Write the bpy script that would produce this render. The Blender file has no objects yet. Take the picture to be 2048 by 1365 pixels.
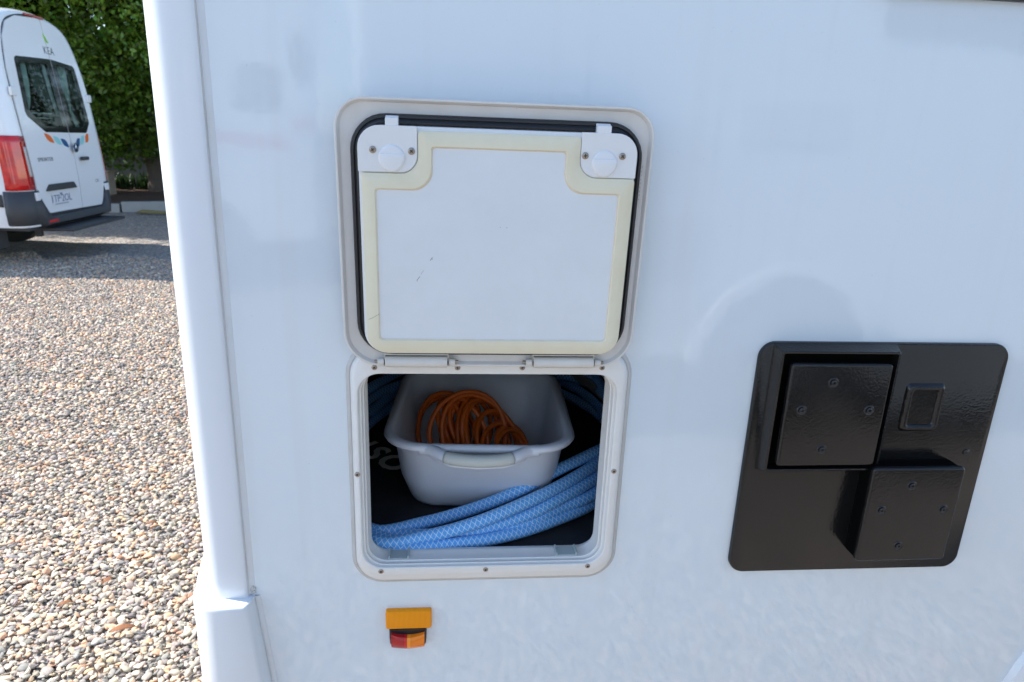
import bpy, bmesh, math, random
import numpy as np
from mathutils import Vector, Matrix

random.seed(7)
rng = np.random.default_rng(11)
SC = bpy.context.scene
COL = SC.collection

# ------------------------------------------------------------------ camera
CAM_POS = Vector((0.0, -0.9, 1.58))
PITCH, YAW, ROLL = math.radians(16.78), math.radians(5.56), math.radians(2.11)
cy, sy, cp, sp = math.cos(YAW), math.sin(YAW), math.cos(PITCH), math.sin(PITCH)
fwd = Vector((sy * cp, cy * cp, -sp))
rgt = Vector((cy, -sy, 0.0))
upv = rgt.cross(fwd)
r2 = rgt * math.cos(ROLL) + upv * math.sin(ROLL)
u2 = -rgt * math.sin(ROLL) + upv * math.cos(ROLL)
camd = bpy.data.cameras.new('camera')
camd.sensor_width = 36.0
camd.lens = 1355.0 / 2048.0 * 36.0
camd.clip_start = 0.05
camd.clip_end = 2000.0
camd.dof.use_dof = True
camd.dof.focus_distance = 0.98
camd.dof.aperture_fstop = 10.0
cam = bpy.data.objects.new('camera', camd)
COL.objects.link(cam)
cam.matrix_world = Matrix(((r2.x, u2.x, -fwd.x, CAM_POS.x), (r2.y, u2.y, -fwd.y, CAM_POS.y),
                           (r2.z, u2.z, -fwd.z, CAM_POS.z), (0, 0, 0, 1)))
SC.camera = cam

# ------------------------------------------------------------------ sky, sun, exposure
SUN_EL, SUN_A = math.radians(45.0), math.radians(16.0)
sdir = Vector((-math.cos(SUN_A) * math.cos(SUN_EL), math.sin(SUN_A) * math.cos(SUN_EL), math.sin(SUN_EL)))
world = bpy.data.worlds.new('World')
SC.world = world
world.use_nodes = True
wn = world.node_tree.nodes
bg = wn['Background']
sky = wn.new('ShaderNodeTexSky')
sky.sky_type = 'NISHITA'
sky.sun_disc = False
sky.sun_elevation = SUN_EL
sky.sun_rotation = math.atan2(sdir.x, sdir.y) % (2 * math.pi)
sky.air_density = 1.0
sky.dust_density = 0.4
sky.ozone_density = 1.5
world.node_tree.links.new(sky.outputs[0], bg.inputs[0])
bg.inputs[1].default_value = 0.118
sund = bpy.data.lights.new('sun', 'SUN')
sund.energy = 3.2
sund.angle = math.radians(0.53)
sund.color = (1.0, 0.95, 0.87)
sun = bpy.data.objects.new('sun', sund)
COL.objects.link(sun)
sun.rotation_euler = sdir.to_track_quat('Z', 'Y').to_euler()
SC.view_settings.view_transform = 'Standard'
SC.view_settings.look = 'None'
SC.view_settings.exposure = 1.57
SC.view_settings.gamma = 1.0
SC.view_settings.use_curve_mapping = False
SC.cycles.use_denoising = True
SC.cycles.max_bounces = 8
SC.cycles.transmission_bounces = 6
SC.cycles.transparent_max_bounces = 8


# ------------------------------------------------------------------ materials
def _nt(name):
    m = bpy.data.materials.new(name)
    m.use_nodes = True
    nt = m.node_tree
    return m, nt, nt.nodes['Principled BSDF']


def _inp(b, key, val):
    if key in b.inputs:
        b.inputs[key].default_value = val


def mat(name, col, rough=0.5, metal=0.0, spec=0.5, var=None, bump=None, bump2=None, coat=0.0, trans=0.0,
        ior=None, rvar=None, sss=0.0, anis=None):
    """var=(scale, amount, colour2, contrast)  bump=(scale, strength, distance)"""
    m, nt, b = _nt(name)
    L = nt.links.new
    c4 = (col[0], col[1], col[2], 1)
    b.inputs['Base Color'].default_value = c4
    b.inputs['Roughness'].default_value = rough
    b.inputs['Metallic'].default_value = metal
    _inp(b, 'Specular IOR Level', spec)
    _inp(b, 'Coat Weight', coat)
    _inp(b, 'Coat Roughness', 0.05)
    _inp(b, 'Transmission Weight', trans)
    if ior:
        _inp(b, 'IOR', ior)
    tc = nt.nodes.new('ShaderNodeTexCoord')
    if var:
        n = nt.nodes.new('ShaderNodeTexNoise')
        n.inputs['Scale'].default_value = var[0]
        n.inputs['Detail'].default_value = 6
        n.inputs['Roughness'].default_value = 0.65
        L(tc.outputs['Object'], n.inputs['Vector'])
        r = nt.nodes.new('ShaderNodeValToRGB')
        k = var[3] if len(var) > 3 else 0.2
        r.color_ramp.elements[0].position = 0.5 - k
        r.color_ramp.elements[1].position = 0.5 + k
        r.color_ramp.elements[0].color = c4
        c2 = var[2]
        a = var[1]
        r.color_ramp.elements[1].color = tuple(col[i] * (1 - a) + c2[i] * a for i in range(3)) + (1,)
        L(n.outputs['Fac'], r.inputs['Fac'])
        L(r.outputs['Color'], b.inputs['Base Color'])
    if rvar:
        n = nt.nodes.new('ShaderNodeTexNoise')
        n.inputs['Scale'].default_value = rvar[0]
        n.inputs['Detail'].default_value = 5
        L(tc.outputs['Object'], n.inputs['Vector'])
        mr = nt.nodes.new('ShaderNodeMapRange')
        mr.inputs['From Min'].default_value = 0.3
        mr.inputs['From Max'].default_value = 0.7
        mr.inputs['To Min'].default_value = rough
        mr.inputs['To Max'].default_value = rvar[1]
        L(n.outputs['Fac'], mr.inputs['Value'])
        L(mr.outputs[0], b.inputs['Roughness'])
    prev = None
    for bp in (bump, bump2):
        if not bp:
            continue
        n = nt.nodes.new('ShaderNodeTexNoise')
        n.inputs['Scale'].default_value = bp[0]
        n.inputs['Detail'].default_value = bp[3] if len(bp) > 3 else 3
        L(tc.outputs['Object'], n.inputs['Vector'])
        bn = nt.nodes.new('ShaderNodeBump')
        bn.inputs['Strength'].default_value = bp[1]
        bn.inputs['Distance'].default_value = bp[2]
        L(n.outputs['Fac'], bn.inputs['Height'])
        if prev:
            L(prev.outputs[0], bn.inputs['Normal'])
        prev = bn
    if prev:
        L(prev.outputs[0], b.inputs['Normal'])
        if coat:
            L(prev.outputs[0], b.inputs['Coat Normal'])
    return m


def attr_mat(name, rough=0.7, spec=0.3, attr='col', trans=0.0, bump=None, jitter=None):
    m, nt, b = _nt(name)
    a = nt.nodes.new('ShaderNodeAttribute')
    a.attribute_name = attr
    b.inputs['Roughness'].default_value = rough
    _inp(b, 'Specular IOR Level', spec)
    out = a.outputs['Color']
    if jitter:
        tc = nt.nodes.new('ShaderNodeTexCoord')
        n = nt.nodes.new('ShaderNodeTexNoise')
        n.inputs['Scale'].default_value = jitter[0]
        n.inputs['Detail'].default_value = 4
        nt.links.new(tc.outputs['Object'], n.inputs['Vector'])
        mr = nt.nodes.new('ShaderNodeMapRange')
        mr.inputs['To Min'].default_value = 1 - jitter[1]
        mr.inputs['To Max'].default_value = 1 + jitter[1]
        nt.links.new(n.outputs['Fac'], mr.inputs['Value'])
        mx = nt.nodes.new('ShaderNodeVectorMath')
        mx.operation = 'SCALE'
        nt.links.new(out, mx.inputs[0])
        nt.links.new(mr.outputs[0], mx.inputs['Scale'])
        out = mx.outputs[0]
    nt.links.new(out, b.inputs['Base Color'])
    if trans:
        tr = nt.nodes.new('ShaderNodeBsdfTranslucent')
        nt.links.new(out, tr.inputs['Color'])
        mix = nt.nodes.new('ShaderNodeMixShader')
        mix.inputs[0].default_value = trans
        nt.links.new(b.outputs[0], mix.inputs[1])
        nt.links.new(tr.outputs[0], mix.inputs[2])
        nt.links.new(mix.outputs[0], nt.nodes['Material Output'].inputs['Surface'])
    return m


M = {}
M['gelcoat'] = mat('white_gelcoat', (0.675, 0.735, 0.770), 0.03, spec=0.5, coat=0.6, var=(2.2, 0.4, (0.70, 0.75, 0.772), 0.3),
                   bump=(70, 0.045, 0.0016, 2), bump2=(5, 0.05, 0.016, 2), rvar=(6, 0.06))


def add_grime(m):
    # faint vertical run marks and dust specks on the panel
    nt = m.node_tree
    b = nt.nodes['Principled BSDF']
    src = b.inputs['Base Color'].links[0].from_socket
    tc = nt.nodes.new('ShaderNodeTexCoord')
    out = src
    for sc, thr, colr, amt in (((26, 26, 1.1), (0.56, 0.78), (0.60, 0.60, 0.57, 1), 0.18), ((170, 170, 170), (0.70, 0.76), (0.50, 0.48, 0.44, 1), 0.35)):
        mp = nt.nodes.new('ShaderNodeMapping')
        mp.inputs['Scale'].default_value = sc
        nt.links.new(tc.outputs['Object'], mp.inputs['Vector'])
        n = nt.nodes.new('ShaderNodeTexNoise')
        n.inputs['Scale'].default_value = 1.0
        n.inputs['Detail'].default_value = 3
        nt.links.new(mp.outputs[0], n.inputs['Vector'])
        mr = nt.nodes.new('ShaderNodeMapRange')
        mr.inputs['From Min'].default_value, mr.inputs['From Max'].default_value = thr
        mr.inputs['To Max'].default_value = amt
        nt.links.new(n.outputs['Fac'], mr.inputs['Value'])
        mx = nt.nodes.new('ShaderNodeMix')
        mx.data_type = 'RGBA'
        nt.links.new(mr.outputs[0], mx.inputs[0])
        nt.links.new(out, mx.inputs[6])
        mx.inputs[7].default_value = colr
        out = mx.outputs[2]
    nt.links.new(out, b.inputs['Base Color'])


add_grime(M['gelcoat'])
M['trim'] = mat('white_trim', (0.72, 0.75, 0.78), 0.20, var=(7, 0.25, (0.76, 0.765, 0.76), 0.45),
                bump=(60, 0.03, 0.002))
M['bumper'] = mat('white_bumper_plastic', (0.72, 0.745, 0.77), 0.24, var=(6, 0.45, (0.75, 0.75, 0.735), 0.3),
                  bump=(40, 0.04, 0.003))
M['frame'] = mat('offwhite_abs', (0.775, 0.765, 0.74), 0.42, var=(16, 0.7, (0.71, 0.67, 0.59), 0.3),
                 bump=(220, 0.05, 0.001), rvar=(12, 0.55))
M['tray'] = mat('aged_grey_abs', (0.69, 0.675, 0.65), 0.45, var=(22, 0.7, (0.60, 0.555, 0.49), 0.3),
                bump=(260, 0.06, 0.001))
M['hinge'] = mat('hinge_abs', (0.68, 0.66, 0.61), 0.38, var=(30, 0.6, (0.52, 0.48, 0.42), 0.3))
M['rubber'] = mat('black_rubber', (0.012, 0.013, 0.015), 0.42, bump=(180, 0.12, 0.001))
M['pan'] = mat('white_inner_plastic', (0.74, 0.75, 0.755), 0.38, var=(14, 0.5, (0.68, 0.67, 0.65), 0.35))
M['panel'] = mat('white_inner_panel', (0.715, 0.745, 0.765), 0.33, var=(13, 0.8, (0.66, 0.685, 0.70), 0.22),
                 bump=(30, 0.02, 0.001), rvar=(20, 0.45))
M['foam'] = mat('cream_foam_tape', (0.76, 0.715, 0.55), 0.75, var=(26, 0.7, (0.70, 0.63, 0.45), 0.25),
                bump=(420, 0.12, 0.0008))
M['adhesive'] = mat('yellowed_adhesive', (0.66, 0.53, 0.36), 0.6, var=(45, 0.9, (0.72, 0.68, 0.58), 0.2))
M['knob'] = mat('white_knob', (0.74, 0.75, 0.755), 0.40)
M['steel'] = mat('screw_steel', (0.42, 0.37, 0.32), 0.38, metal=0.9, var=(300, 0.6, (0.22, 0.16, 0.12), 0.2))
M['dark'] = mat('slot_shade', (0.02, 0.018, 0.016), 0.6)  # near-black bars on the screw heads stand in for shaded slots
M['sealant'] = mat('aged_sealant', (0.56, 0.56, 0.55), 0.5, var=(30, 0.8, (0.46, 0.42, 0.36), 0.25))
M['bead'] = mat('dirty_seam_bead', (0.68, 0.72, 0.75), 0.35, var=(18, 0.8, (0.64, 0.63, 0.60), 0.25))
M['groove'] = mat('seam_grime', (0.46, 0.44, 0.41), 0.8, var=(25, 0.9, (0.64, 0.64, 0.63), 0.3))
M['blackpl'] = mat('black_painted_plate', (0.0045, 0.0046, 0.0052), 0.12, spec=0.45,
                   var=(700, 0.8, (0.016, 0.0155, 0.015), 0.10), bump=(260, 0.24, 0.0012, 1), rvar=(18, 0.20))
M['blackmat'] = mat('matt_black_backing', (0.002, 0.002, 0.002), 0.8, spec=0.06)  # near-black puts the dark gap behind the flue covers into the colour
M['blackscrew'] = mat('black_screw', (0.012, 0.013, 0.016), 0.16)
M['reflect'] = None
M['lens_amber'] = mat('amber_lens', (0.86, 0.22, 0.01), 0.09, coat=0.0)
M['lens_amber2'] = mat('bright_amber_strip', (0.95, 0.30, 0.02), 0.1, coat=0.0)
M['lens_red'] = mat('red_lens', (0.42, 0.012, 0.014), 0.09, coat=0.0)
M['lens_red2'] = mat('bright_red_strip', (0.62, 0.02, 0.018), 0.1, coat=0.0)
M['lampbase'] = mat('black_lamp_base', (0.015, 0.014, 0.016), 0.3)
M['lining'] = mat('dark_locker_lining', (0.10, 0.095, 0.09), 0.85, bump=(150, 0.3, 0.002))
M['cloth'] = mat('black_bag_cloth', (0.016, 0.017, 0.020), 0.72, var=(40, 0.6, (0.028, 0.028, 0.031)),
                 bump=(900, 0.35, 0.001, 2))
M['letters'] = mat('grey_print', (0.62, 0.60, 0.53), 0.7)
M['tub'] = mat('pale_plastic_tub', (0.67, 0.70, 0.75), 0.30, bump=(25, 0.02, 0.002))
M['grip'] = mat('sage_rubber_grip', (0.50, 0.52, 0.475), 0.5)
M['cord'] = mat('orange_cord_sheath', (0.66, 0.125, 0.010), 0.4, var=(30, 0.4, (0.52, 0.09, 0.008)))
M['greyhose'] = mat('grey_ribbed_hose', (0.20, 0.20, 0.19), 0.55)
M['catch'] = mat('grey_green_catch', (0.40, 0.46, 0.45), 0.5)
M['scuff'] = mat('scuff_mark', (0.17, 0.17, 0.18), 0.7)
M['glass_dark'] = mat('dark_side_window', (0.02, 0.022, 0.025), 0.05)
M['tyre'] = mat('tyre_rubber', (0.018, 0.018, 0.018), 0.75, bump=(60, 0.3, 0.004))
M['rim'] = mat('steel_rim', (0.45, 0.45, 0.46), 0.35, metal=0.8)
M['vanwhite'] = mat('white_van_paint', (0.78, 0.79, 0.80), 0.16, coat=0.5)
M['vangrey'] = mat('dark_grey_bumper_plastic', (0.045, 0.046, 0.05), 0.55, bump=(200, 0.1, 0.001))
M['vanblack'] = mat('black_window_band', (0.01, 0.01, 0.011), 0.07)
M['vanlens'] = mat('red_tail_lens', (0.66, 0.012, 0.01), 0.08, coat=0.7, var=(11, 0.8, (0.42, 0.008, 0.008), 0.12))
M['vanlens_dk'] = mat('dark_red_tail_lens', (0.32, 0.01, 0.012), 0.08, coat=0.7)
M['vanclear'] = mat('clear_lens', (0.52, 0.50, 0.48), 0.1, coat=0.5)
M['orange'] = mat('orange_decal', (0.75, 0.145, 0.02), 0.3)
M['teal'] = mat('teal_decal', (0.26, 0.58, 0.58), 0.3)
M['navy'] = mat('navy_decal', (0.02, 0.09, 0.22), 0.3)
M['kgreen'] = mat('green_decal', (0.30, 0.60, 0.03), 0.3)
M['kgreen2'] = mat('dark_green_decal', (0.12, 0.40, 0.03), 0.3)
M['print'] = mat('dark_print', (0.07, 0.075, 0.08), 0.4)
M['chrome'] = mat('chrome', (0.62, 0.62, 0.64), 0.12, metal=1.0)
M['plate'] = mat('number_plate', (0.68, 0.69, 0.72), 0.4)
M['plateblue'] = mat('plate_blue', (0.14, 0.15, 0.25), 0.4)
M['curtain'] = mat('pale_curtain', (0.62, 0.70, 0.68), 0.85)
M['curtain2'] = mat('grey_curtain', (0.16, 0.18, 0.165), 0.9)
M['interior'] = mat('dark_interior', (0.016, 0.026, 0.02), 0.8)  # green-black puts the unlit look of the van interior into the colour
M['timber'] = mat('yellow_cushion', (0.62, 0.40, 0.10), 0.7)
M['bark'] = mat('grey_bark', (0.14, 0.11, 0.09), 0.85, var=(6, 0.9, (0.08, 0.065, 0.055), 0.2), bump=(14, 0.6, 0.03))
M['leaf'] = attr_mat('glossy_leaves', 0.32, 0.5, 'col', trans=0.38)
M['grass'] = attr_mat('strappy_leaves', 0.5, 0.3, 'col', trans=0.25)
M['stone'] = attr_mat('gravel_stones', 0.72, 0.28, 'col', jitter=(95, 0.32))
M['concrete'] = mat('concrete_kerb', (0.40, 0.40, 0.385), 0.85, var=(5, 0.7, (0.31, 0.30, 0.28), 0.25), bump=(50, 0.3, 0.004))
M['wallpaint'] = mat('blue_grey_wall', (0.20, 0.22, 0.25), 0.85, var=(2, 0.5, (0.16, 0.17, 0.19)), bump=(70, 0.2, 0.004))
M['mulch'] = mat('brown_mulch', (0.12, 0.065, 0.04), 0.95, var=(24, 0.9, (0.055, 0.03, 0.02), 0.15), bump=(30, 0.9, 0.04, 6))
M['blockbeige'] = mat('sandstone_block', (0.36, 0.30, 0.24), 0.85, var=(8, 0.6, (0.28, 0.23, 0.18)))
M['yellowhose'] = mat('yellow_hose', (0.20, 0.165, 0.055), 0.5)
M['redstripe'] = mat('red_stripe', (0.60, 0.07, 0.06), 0.3)
M['rvgrey'] = mat('pale_grey_panel', (0.52, 0.54, 0.56), 0.3)
M['dryleaf'] = mat('dry_leaf', (0.26, 0.10, 0.035), 0.7, var=(60, 0.8, (0.14, 0.06, 0.03), 0.2))


def reflector_mat():
    m, nt, b = _nt('amber_reflector')
    L = nt.links.new
    tc = nt.nodes.new('ShaderNodeTexCoord')
    w = nt.nodes.new('ShaderNodeTexWave')
    w.wave_type = 'BANDS'
    w.bands_direction = 'X'
    w.inputs['Scale'].default_value = 165
    w.inputs['Distortion'].default_value = 0.6
    L(tc.outputs['Object'], w.inputs['Vector'])
    r = nt.nodes.new('ShaderNodeValToRGB')
    r.color_ramp.elements[0].color = (0.78, 0.235, 0.001, 1)
    r.color_ramp.elements[1].color = (0.98, 0.36, 0.002, 1)
    L(w.outputs['Fac'], r.inputs['Fac'])
    L(r.outputs['Color'], b.inputs['Base Color'])
    bn = nt.nodes.new('ShaderNodeBump')
    bn.inputs['Strength'].default_value = 0.3
    bn.inputs['Distance'].default_value = 0.0008
    L(w.outputs['Fac'], bn.inputs['Height'])
    L(bn.outputs[0], b.inputs['Normal'])
    b.inputs['Roughness'].default_value = 0.32
    _inp(b, 'Specular IOR Level', 0.3)
    return m


M['reflect'] = reflector_mat()


def hose_mat():
    m, nt, b = _nt('blue_braided_hose')
    L = nt.links.new
    uv = nt.nodes.new('ShaderNodeUVMap')
    uv.uv_map = 'UVMap'
    sep = nt.nodes.new('ShaderNodeSeparateXYZ')
    L(uv.outputs[0], sep.inputs[0])

    def math_(op, a, bb):
        n = nt.nodes.new('ShaderNodeMath')
        n.operation = op
        for i, v in enumerate((a, bb)):
            if isinstance(v, (int, float)):
                n.inputs[i].default_value = v
            else:
                L(v, n.inputs[i])
        return n.outputs[0]
    u = math_('MULTIPLY', sep.outputs[0], 112.0)
    v = math_('MULTIPLY', sep.outputs[1], 5.0)
    la = math_('FRACT', math_('ADD', u, v), 0)
    lb = math_('FRACT', math_('SUBTRACT', u, v), 0)
    a1 = math_('LESS_THAN', math_('ABSOLUTE', math_('SUBTRACT', la, 0.5), 0), 0.066)
    b1 = math_('LESS_THAN', math_('ABSOLUTE', math_('SUBTRACT', lb, 0.5), 0), 0.066)
    ln = math_('MAXIMUM', a1, b1)
    mx = nt.nodes.new('ShaderNodeMix')
    mx.data_type = 'RGBA'
    L(ln, mx.inputs[0])
    mx.inputs[6].default_value = (0.115, 0.40, 0.80, 1)
    mx.inputs[7].default_value = (0.58, 0.75, 0.89, 1)
    L(mx.outputs[2], b.inputs['Base Color'])
    b.inputs['Roughness'].default_value = 0.34
    return m


M['hose'] = hose_mat()


def ground_mat():
    m, nt, b = _nt('gravel_ground')
    L = nt.links.new
    tc = nt.nodes.new('ShaderNodeTexCoord')
    vo = nt.nodes.new('ShaderNodeTexVoronoi')
    vo.inputs['Scale'].default_value = 42
    L(tc.outputs['Object'], vo.inputs['Vector'])
    r = nt.nodes.new('ShaderNodeValToRGB')
    r.color_ramp.interpolation = 'CONSTANT'
    cols = [(0.0, (0.20, 0.195, 0.19)), (0.22, (0.32, 0.28, 0.24)), (0.4, (0.26, 0.25, 0.245)), (0.55, (0.40, 0.34, 0.28)),
            (0.68, (0.16, 0.155, 0.155)), (0.8, (0.42, 0.29, 0.21)), (0.92, (0.46, 0.43, 0.39))]
    e = r.color_ramp.elements
    e[0].position = cols[0][0]
    e[0].color = cols[0][1] + (1,)
    e[1].position = cols[1][0]
    e[1].color = cols[1][1] + (1,)
    for p, c in cols[2:]:
        q = e.new(p)
        q.color = c + (1,)
    sepc = nt.nodes.new('ShaderNodeSeparateColor')
    L(vo.outputs['Color'], sepc.inputs[0])
    L(sepc.outputs[0], r.inputs['Fac'])
    dk = nt.nodes.new('ShaderNodeMapRange')
    dk.inputs['From Min'].default_value = 0.0
    dk.inputs['From Max'].default_value = 0.75
    dk.inputs['To Min'].default_value = 1.0
    dk.inputs['To Max'].default_value = 0.0
    L(vo.outputs['Distance'], dk.inputs['Value'])
    L(r.outputs['Color'], b.inputs['Base Color'])
    bn = nt.nodes.new('ShaderNodeBump')
    bn.inputs['Strength'].default_value = 0.9
    bn.inputs['Distance'].default_value = 0.02
    L(dk.outputs[0], bn.inputs['Height'])
    L(bn.outputs[0], b.inputs['Normal'])
    b.inputs['Roughness'].default_value = 0.85
    return m


M['ground'] = ground_mat()


# ------------------------------------------------------------------ helpers
def tag(o, label=None, cat=None, group=None, kind=None):
    if label:
        o['label'] = label
    if cat:
        o['category'] = cat
    if group:
        o['group'] = group
    if kind:
        o['kind'] = kind
    return o


def empty(name, loc, rz=0.0):
    o = bpy.data.objects.new(name, None)
    COL.objects.link(o)
    o.location = loc
    o.rotation_euler = (0, 0, rz)
    o.empty_display_size = 0.2
    return o


class MB:
    def __init__(s):
        s.v, s.f, s.m, s.uv = [], [], [], None

    def add(s, verts, faces, mi=0):
        k = len(s.v)
        s.v += [tuple(p) for p in verts]
        s.f += [tuple(i + k for i in f) for f in faces]
        s.m += [mi] * len(faces)

    def box(s, x0, x1, y0, y1, z0, z1, mi=0):
        s.add([(x0, y0, z0), (x1, y0, z0), (x1, y1, z0), (x0, y1, z0), (x0, y0, z1), (x1, y0, z1), (x1, y1, z1), (x0, y1, z1)],
              [(0, 3, 2, 1), (4, 5, 6, 7), (0, 1, 5, 4), (1, 2, 6, 5), (2, 3, 7, 6), (3, 0, 4, 7)], mi)

    def loft(s, rings, cap0=False, cap1=False, closed=True, mi=0):
        n = len(rings[0])
        v = [p for r in rings for p in r]
        f = []
        for i in range(len(rings) - 1):
            for j in range(n if closed else n - 1):
                a, b = i * n + j, i * n + (j + 1) % n
                f.append((a, b, b + n, a + n))
        if cap0:
            f.append(tuple(range(n))[::-1])
        if cap1:
            f.append(tuple(range((len(rings) - 1) * n, len(rings) * n)))
        s.add(v, f, mi)

    def lathe(s, c, axis, prof, n=14, mi=0, cap=True):
        """prof: [(radius, height along axis)]"""
        ax = Vector(axis).normalized()
        t = Vector((0, 0, 1)) if abs(ax.z) < 0.9 else Vector((1, 0, 0))
        e1 = ax.cross(t).normalized()
        e2 = ax.cross(e1)
        c = Vector(c)
        rings = []
        for r, h in prof:
            rings.append([tuple(c + ax * h + (e1 * math.cos(2 * math.pi * k / n) + e2 * math.sin(2 * math.pi * k / n)) * r)
                          for k in range(n)])
        s.loft(rings, cap, cap, True, mi)

    def build(s, name, mats, parent=None, bevel=0.0, seg=2, smooth=40.0, recalc=True, limit=35.0):
        me = bpy.data.meshes.new(name)
        me.from_pydata(s.v, [], s.f)
        if not isinstance(mats, (list, tuple)):
            mats = [mats]
        for q in mats:
            me.materials.append(q)
        if any(s.m):
            me.polygons.foreach_set('material_index', s.m)
        if recalc:
            bm = bmesh.new()
            bm.from_mesh(me)
            bmesh.ops.recalc_face_normals(bm, faces=bm.faces)
            bm.to_mesh(me)
            bm.free()
        if smooth:
            me.polygons.foreach_set('use_smooth', [True] * len(me.polygons))
            me.set_sharp_from_angle(angle=math.radians(smooth))
        o = bpy.data.objects.new(name, me)
        COL.objects.link(o)
        if parent:
            o.parent = parent
        if bevel:
            md = o.modifiers.new('bevel', 'BEVEL')
            md.width = bevel
            md.segments = seg
            md.limit_method = 'ANGLE'
            md.angle_limit = math.radians(limit)
            md.harden_normals = True
        return o


def rpoly(pts, rad, n=6):
    """polygon with filleted corners; radii per vertex"""
    out = []
    N = len(pts)
    if not isinstance(rad, (list, tuple)):
        rad = [rad] * N
    for i in range(N):
        p = Vector(pts[i])
        a = Vector(pts[i - 1]) - p
        b = Vector(pts[(i + 1) % N]) - p
        la, lb = a.length, b.length
        a.normalize()
        b.normalize()
        ang = a.angle(b)
        r = rad[i]
        d = min(r / math.tan(ang / 2), la * 0.49, lb * 0.49)
        r = d * math.tan(ang / 2)
        c = p + (a + b).normalized() * (r / math.sin(ang / 2))
        t0, t1 = p + a * d, p + b * d
        v0, v1 = t0 - c, t1 - c
        for k in range(n + 1):
            t = k / n
            th = v0.angle(v1) if v0.length > 1e-9 else 0
            if th < 1e-5:
                q = t0.lerp(t1, t)
            else:
                q = c + (v0 * math.sin((1 - t) * th) + v1 * math.sin(t * th)) / math.sin(th)
            out.append((q.x, q.y))
    return out


def rr(x0, x1, z0, z1, r, n=6):
    return rpoly([(x0, z0), (x1, z0), (x1, z1), (x0, z1)], r, n)


def at_y(pts, y):
    return [(p[0], y, p[1]) for p in pts]


def slab(mb, outline, y0, y1, bev=0.0, inset=None, mi=0):
    """outline in XZ extruded from y0 (back) to y1 (front, towards the viewer); inset = outline of the front face"""
    rings = [at_y(outline, y0), at_y(outline, y1 + bev)]
    if inset is not None:
        rings.append(at_y(inset, y1))
    else:
        rings[-1] = at_y(outline, y1)
    mb.loft(rings, True, True, True, mi)


def tube(pts, r, n=8, name='tube', material=None, parent=None, uv=False, caps=True):
    P = np.array(pts, float)
    T = np.gradient(P, axis=0)
    T /= np.linalg.norm(T, axis=1)[:, None]
    N = len(P)
    up = np.array([0.0, 0.0, 1.0])
    if abs(T[0] @ up) > 0.9:
        up = np.array([1.0, 0, 0])
    e1 = np.cross(T[0], up)
    e1 /= np.linalg.norm(e1)
    V = np.zeros((N, n, 3))
    th = np.arange(n) * 2 * np.pi / n
    rad = np.full(N, r) if np.isscalar(r) else np.asarray(r)
    for i in range(N):
        e1 = e1 - T[i] * (e1 @ T[i])
        e1 /= np.linalg.norm(e1)
        e2 = np.cross(T[i], e1)
        V[i] = P[i] + rad[i] * (np.cos(th)[:, None] * e1 + np.sin(th)[:, None] * e2)
    verts = V.reshape(-1, 3).tolist()
    faces = []
    uvs = []
    s = np.concatenate([[0], np.cumsum(np.linalg.norm(np.diff(P, axis=0), axis=1))])
    for i in range(N - 1):
        for j in range(n):
            k = (j + 1) % n
            faces.append((i * n + j, i * n + k, (i + 1) * n + k, (i + 1) * n + j))
            uvs += [(s[i], j / n), (s[i], (j + 1) / n), (s[i + 1], (j + 1) / n), (s[i + 1], j / n)]
    if caps:
        faces.append(tuple(range(n))[::-1])
        faces.append(tuple(range((N - 1) * n, N * n)))
        uvs += [(0, 0)] * (2 * n)
    me = bpy.data.meshes.new(name)
    me.from_pydata(verts, [], faces)
    me.materials.append(material)
    me.polygons.foreach_set('use_smooth', [True] * len(me.polygons))
    if uv:
        l = me.uv_layers.new(name='UVMap')
        l.data.foreach_set('uv', np.array(uvs, float).ravel())
    o = bpy.data.objects.new(name, me)
    COL.objects.link(o)
    if parent:
        o.parent = parent
    return o


def smooth_path(ctrl, step=0.008, closed=False):
    """Catmull-Rom through control points"""
    C = [np.array(c, float) for c in ctrl]
    out = []
    n = len(C)
    for i in range(n - 1):
        p0, p1, p2, p3 = C[max(i - 1, 0)], C[i], C[i + 1], C[min(i + 2, n - 1)]
        m = max(2, int(np.linalg.norm(p2 - p1) / step))
        for k in range(m):
            t = k / m
            out.append(0.5 * ((2 * p1) + (-p0 + p2) * t + (2 * p0 - 5 * p1 + 4 * p2 - p3) * t * t + (-p0 + 3 * p1 - 3 * p2 + p3) * t ** 3))
    out.append(C[-1])
    return out


def fill_with_holes(name, outer, holes, material, parent, y=0.0, thick=0.0):
    bm = bmesh.new()
    edges = []
    for loop in [outer] + holes:
        vs = [bm.verts.new((p[0], y, p[1])) for p in loop]
        edges += [bm.edges.new((vs[i], vs[(i + 1) % len(vs)])) for i in range(len(vs))]
    bmesh.ops.triangle_fill(bm, use_beauty=True, use_dissolve=False, edges=edges, normal=(0, -1, 0))
    bm.normal_update()
    for f in bm.faces:
        if f.normal.y > 0:
            f.normal_flip()
    me = bpy.data.meshes.new(name)
    bm.to_mesh(me)
    bm.free()
    me.materials.append(material)
    o = bpy.data.objects.new(name, me)
    COL.objects.link(o)
    o.parent = parent
    if thick:
        md = o.modifiers.new('solid', 'SOLIDIFY')
        md.thickness = thick
        md.offset = -1
    return o


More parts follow.
